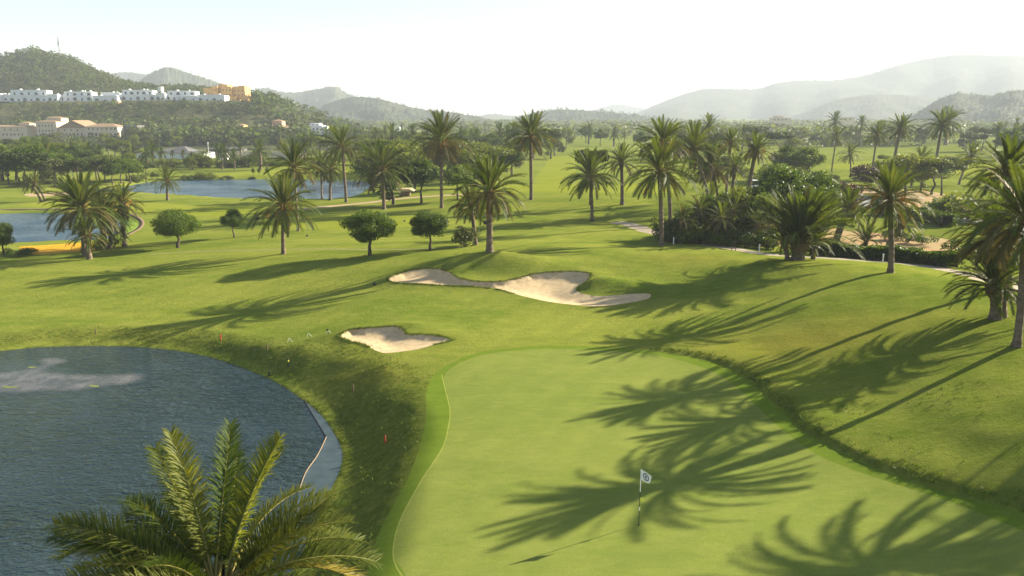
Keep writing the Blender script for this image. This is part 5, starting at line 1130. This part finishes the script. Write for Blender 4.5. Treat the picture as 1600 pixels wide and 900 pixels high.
blocks('hazy_house', 'flat misty house right of the pale one in the haze', 'house', 760, [(1310,1334,183,0,10)], 'cream', 190, W_([1314,1321,1328],187,2,2,0,False))
# turret, water tank, mast, lamp mast
p = at_dist(187, 521); b = MB(); b.tube([(0, 0, -4), (0, 0, -.5)], [3.4, 2.6], 14); root = empty('white_turret', p+Vector((0, 0, 1.5))); tag(root, 'white conical turret on a pink base at the middle of the villa row', 'turret')
b.build('base', M['pink'], root); b = MB(); b.tube([(0, 0, -.5), (0, 0, 3.2), (0, 0, 3.6)], [1.9, 1.1, .3], 14); b.build('tower', M['white'], root)
p = at_dist(256, 610); root = empty('water_tank', p+Vector((0, 0, 3.5))); tag(root, 'round white water tank among the trees above the villas', 'water tank')
MB().tube([(0, 0, -3), (0, 0, 4.2)], 2.4, 18).build('tank', M['white'], root); MB().tube([(0, 0, 4.2), (0, 0, 4.5)], [2.55, 2.5], 18).build('rim', M['white'], root)
tree('pine', p+Vector((-4.5, -1, 2)), 8, 'flat topped tree left of the round white water tank', 1.2, parts=False)
p = at_dist(108, 700); r0_ = rays(108, 58)[0]; HT = CAMH+r0_[2]*700/r0_[1]-p.z; root = empty('radio_mast', p); tag(root, 'slim lattice radio mast on the wooded hilltop at the left', 'mast')
for k in range(3):
    a = 2*pi*k/3; MB().tube([(1.3*cos(a), 1.3*sin(a), -1), (.45*cos(a), .45*sin(a), HT)], .14, 5).build('leg', M['steel'], root)
b = MB(); nb = 14
for i in range(nb):
    z0_ = HT*i/nb; z1_ = HT*(i+1)/nb; q0 = 1.3-.85*i/nb; q1 = 1.3-.85*(i+1)/nb
    for k in range(3): a, c = 2*pi*k/3, 2*pi*(k+1)/3; b.tube([(q0*cos(a), q0*sin(a), z0_), (q1*cos(c), q1*sin(c), z1_)], .07, 4)
b.build('lattice', M['steel'], root)
b = MB(); b.box(-.9, -.5, -.5, .5, HT-8, HT-4); b.box(.5, .9, -.5, .5, HT-8, HT-4); b.box(-.3, .3, .5, .9, HT-7, HT-3); b.build('antenna', M['wpaint'], root); MB().tube([(0, 0, HT), (0, 0, HT+3)], .06, 5).build('spike', M['steel'], root)
p = at_dist(321.5, 286); root = empty('lamp_mast', p); tag(root, 'thin white lamp mast beside the clubhouse', 'lamp mast'); MB().tube([(0, 0, 0), (0, 0, 6.2)], .09, 6).build('pole', M['wpaint'], root); MB().box(-.2, .2, -.15, .15, 6.2, 6.6).build('lamp', M['wpaint'], root)

# ------------------------------------------------------------------ the air
hb = MB(); hb.box(-9700, 9700, -9700, 9700, -9, 340)
hm = bpy.data.materials.new('haze'); hm.use_nodes = True; t = hm.node_tree; t.nodes.remove(t.nodes['Principled BSDF'])
pv = t.nodes.new('ShaderNodeVolumePrincipled'); pv.inputs['Color'].default_value = (.74, .82, .90, 1); pv.inputs['Density'].default_value = HAZE_DENSITY; pv.inputs['Anisotropy'].default_value = .05
t.links.new(pv.outputs[0], t.nodes['Material Output'].inputs['Volume'])
if HAZE_DENSITY: o = hb.build('haze', hm); tag(o, 'pale sea haze hanging over the whole valley', 'haze', None, 'stuff')
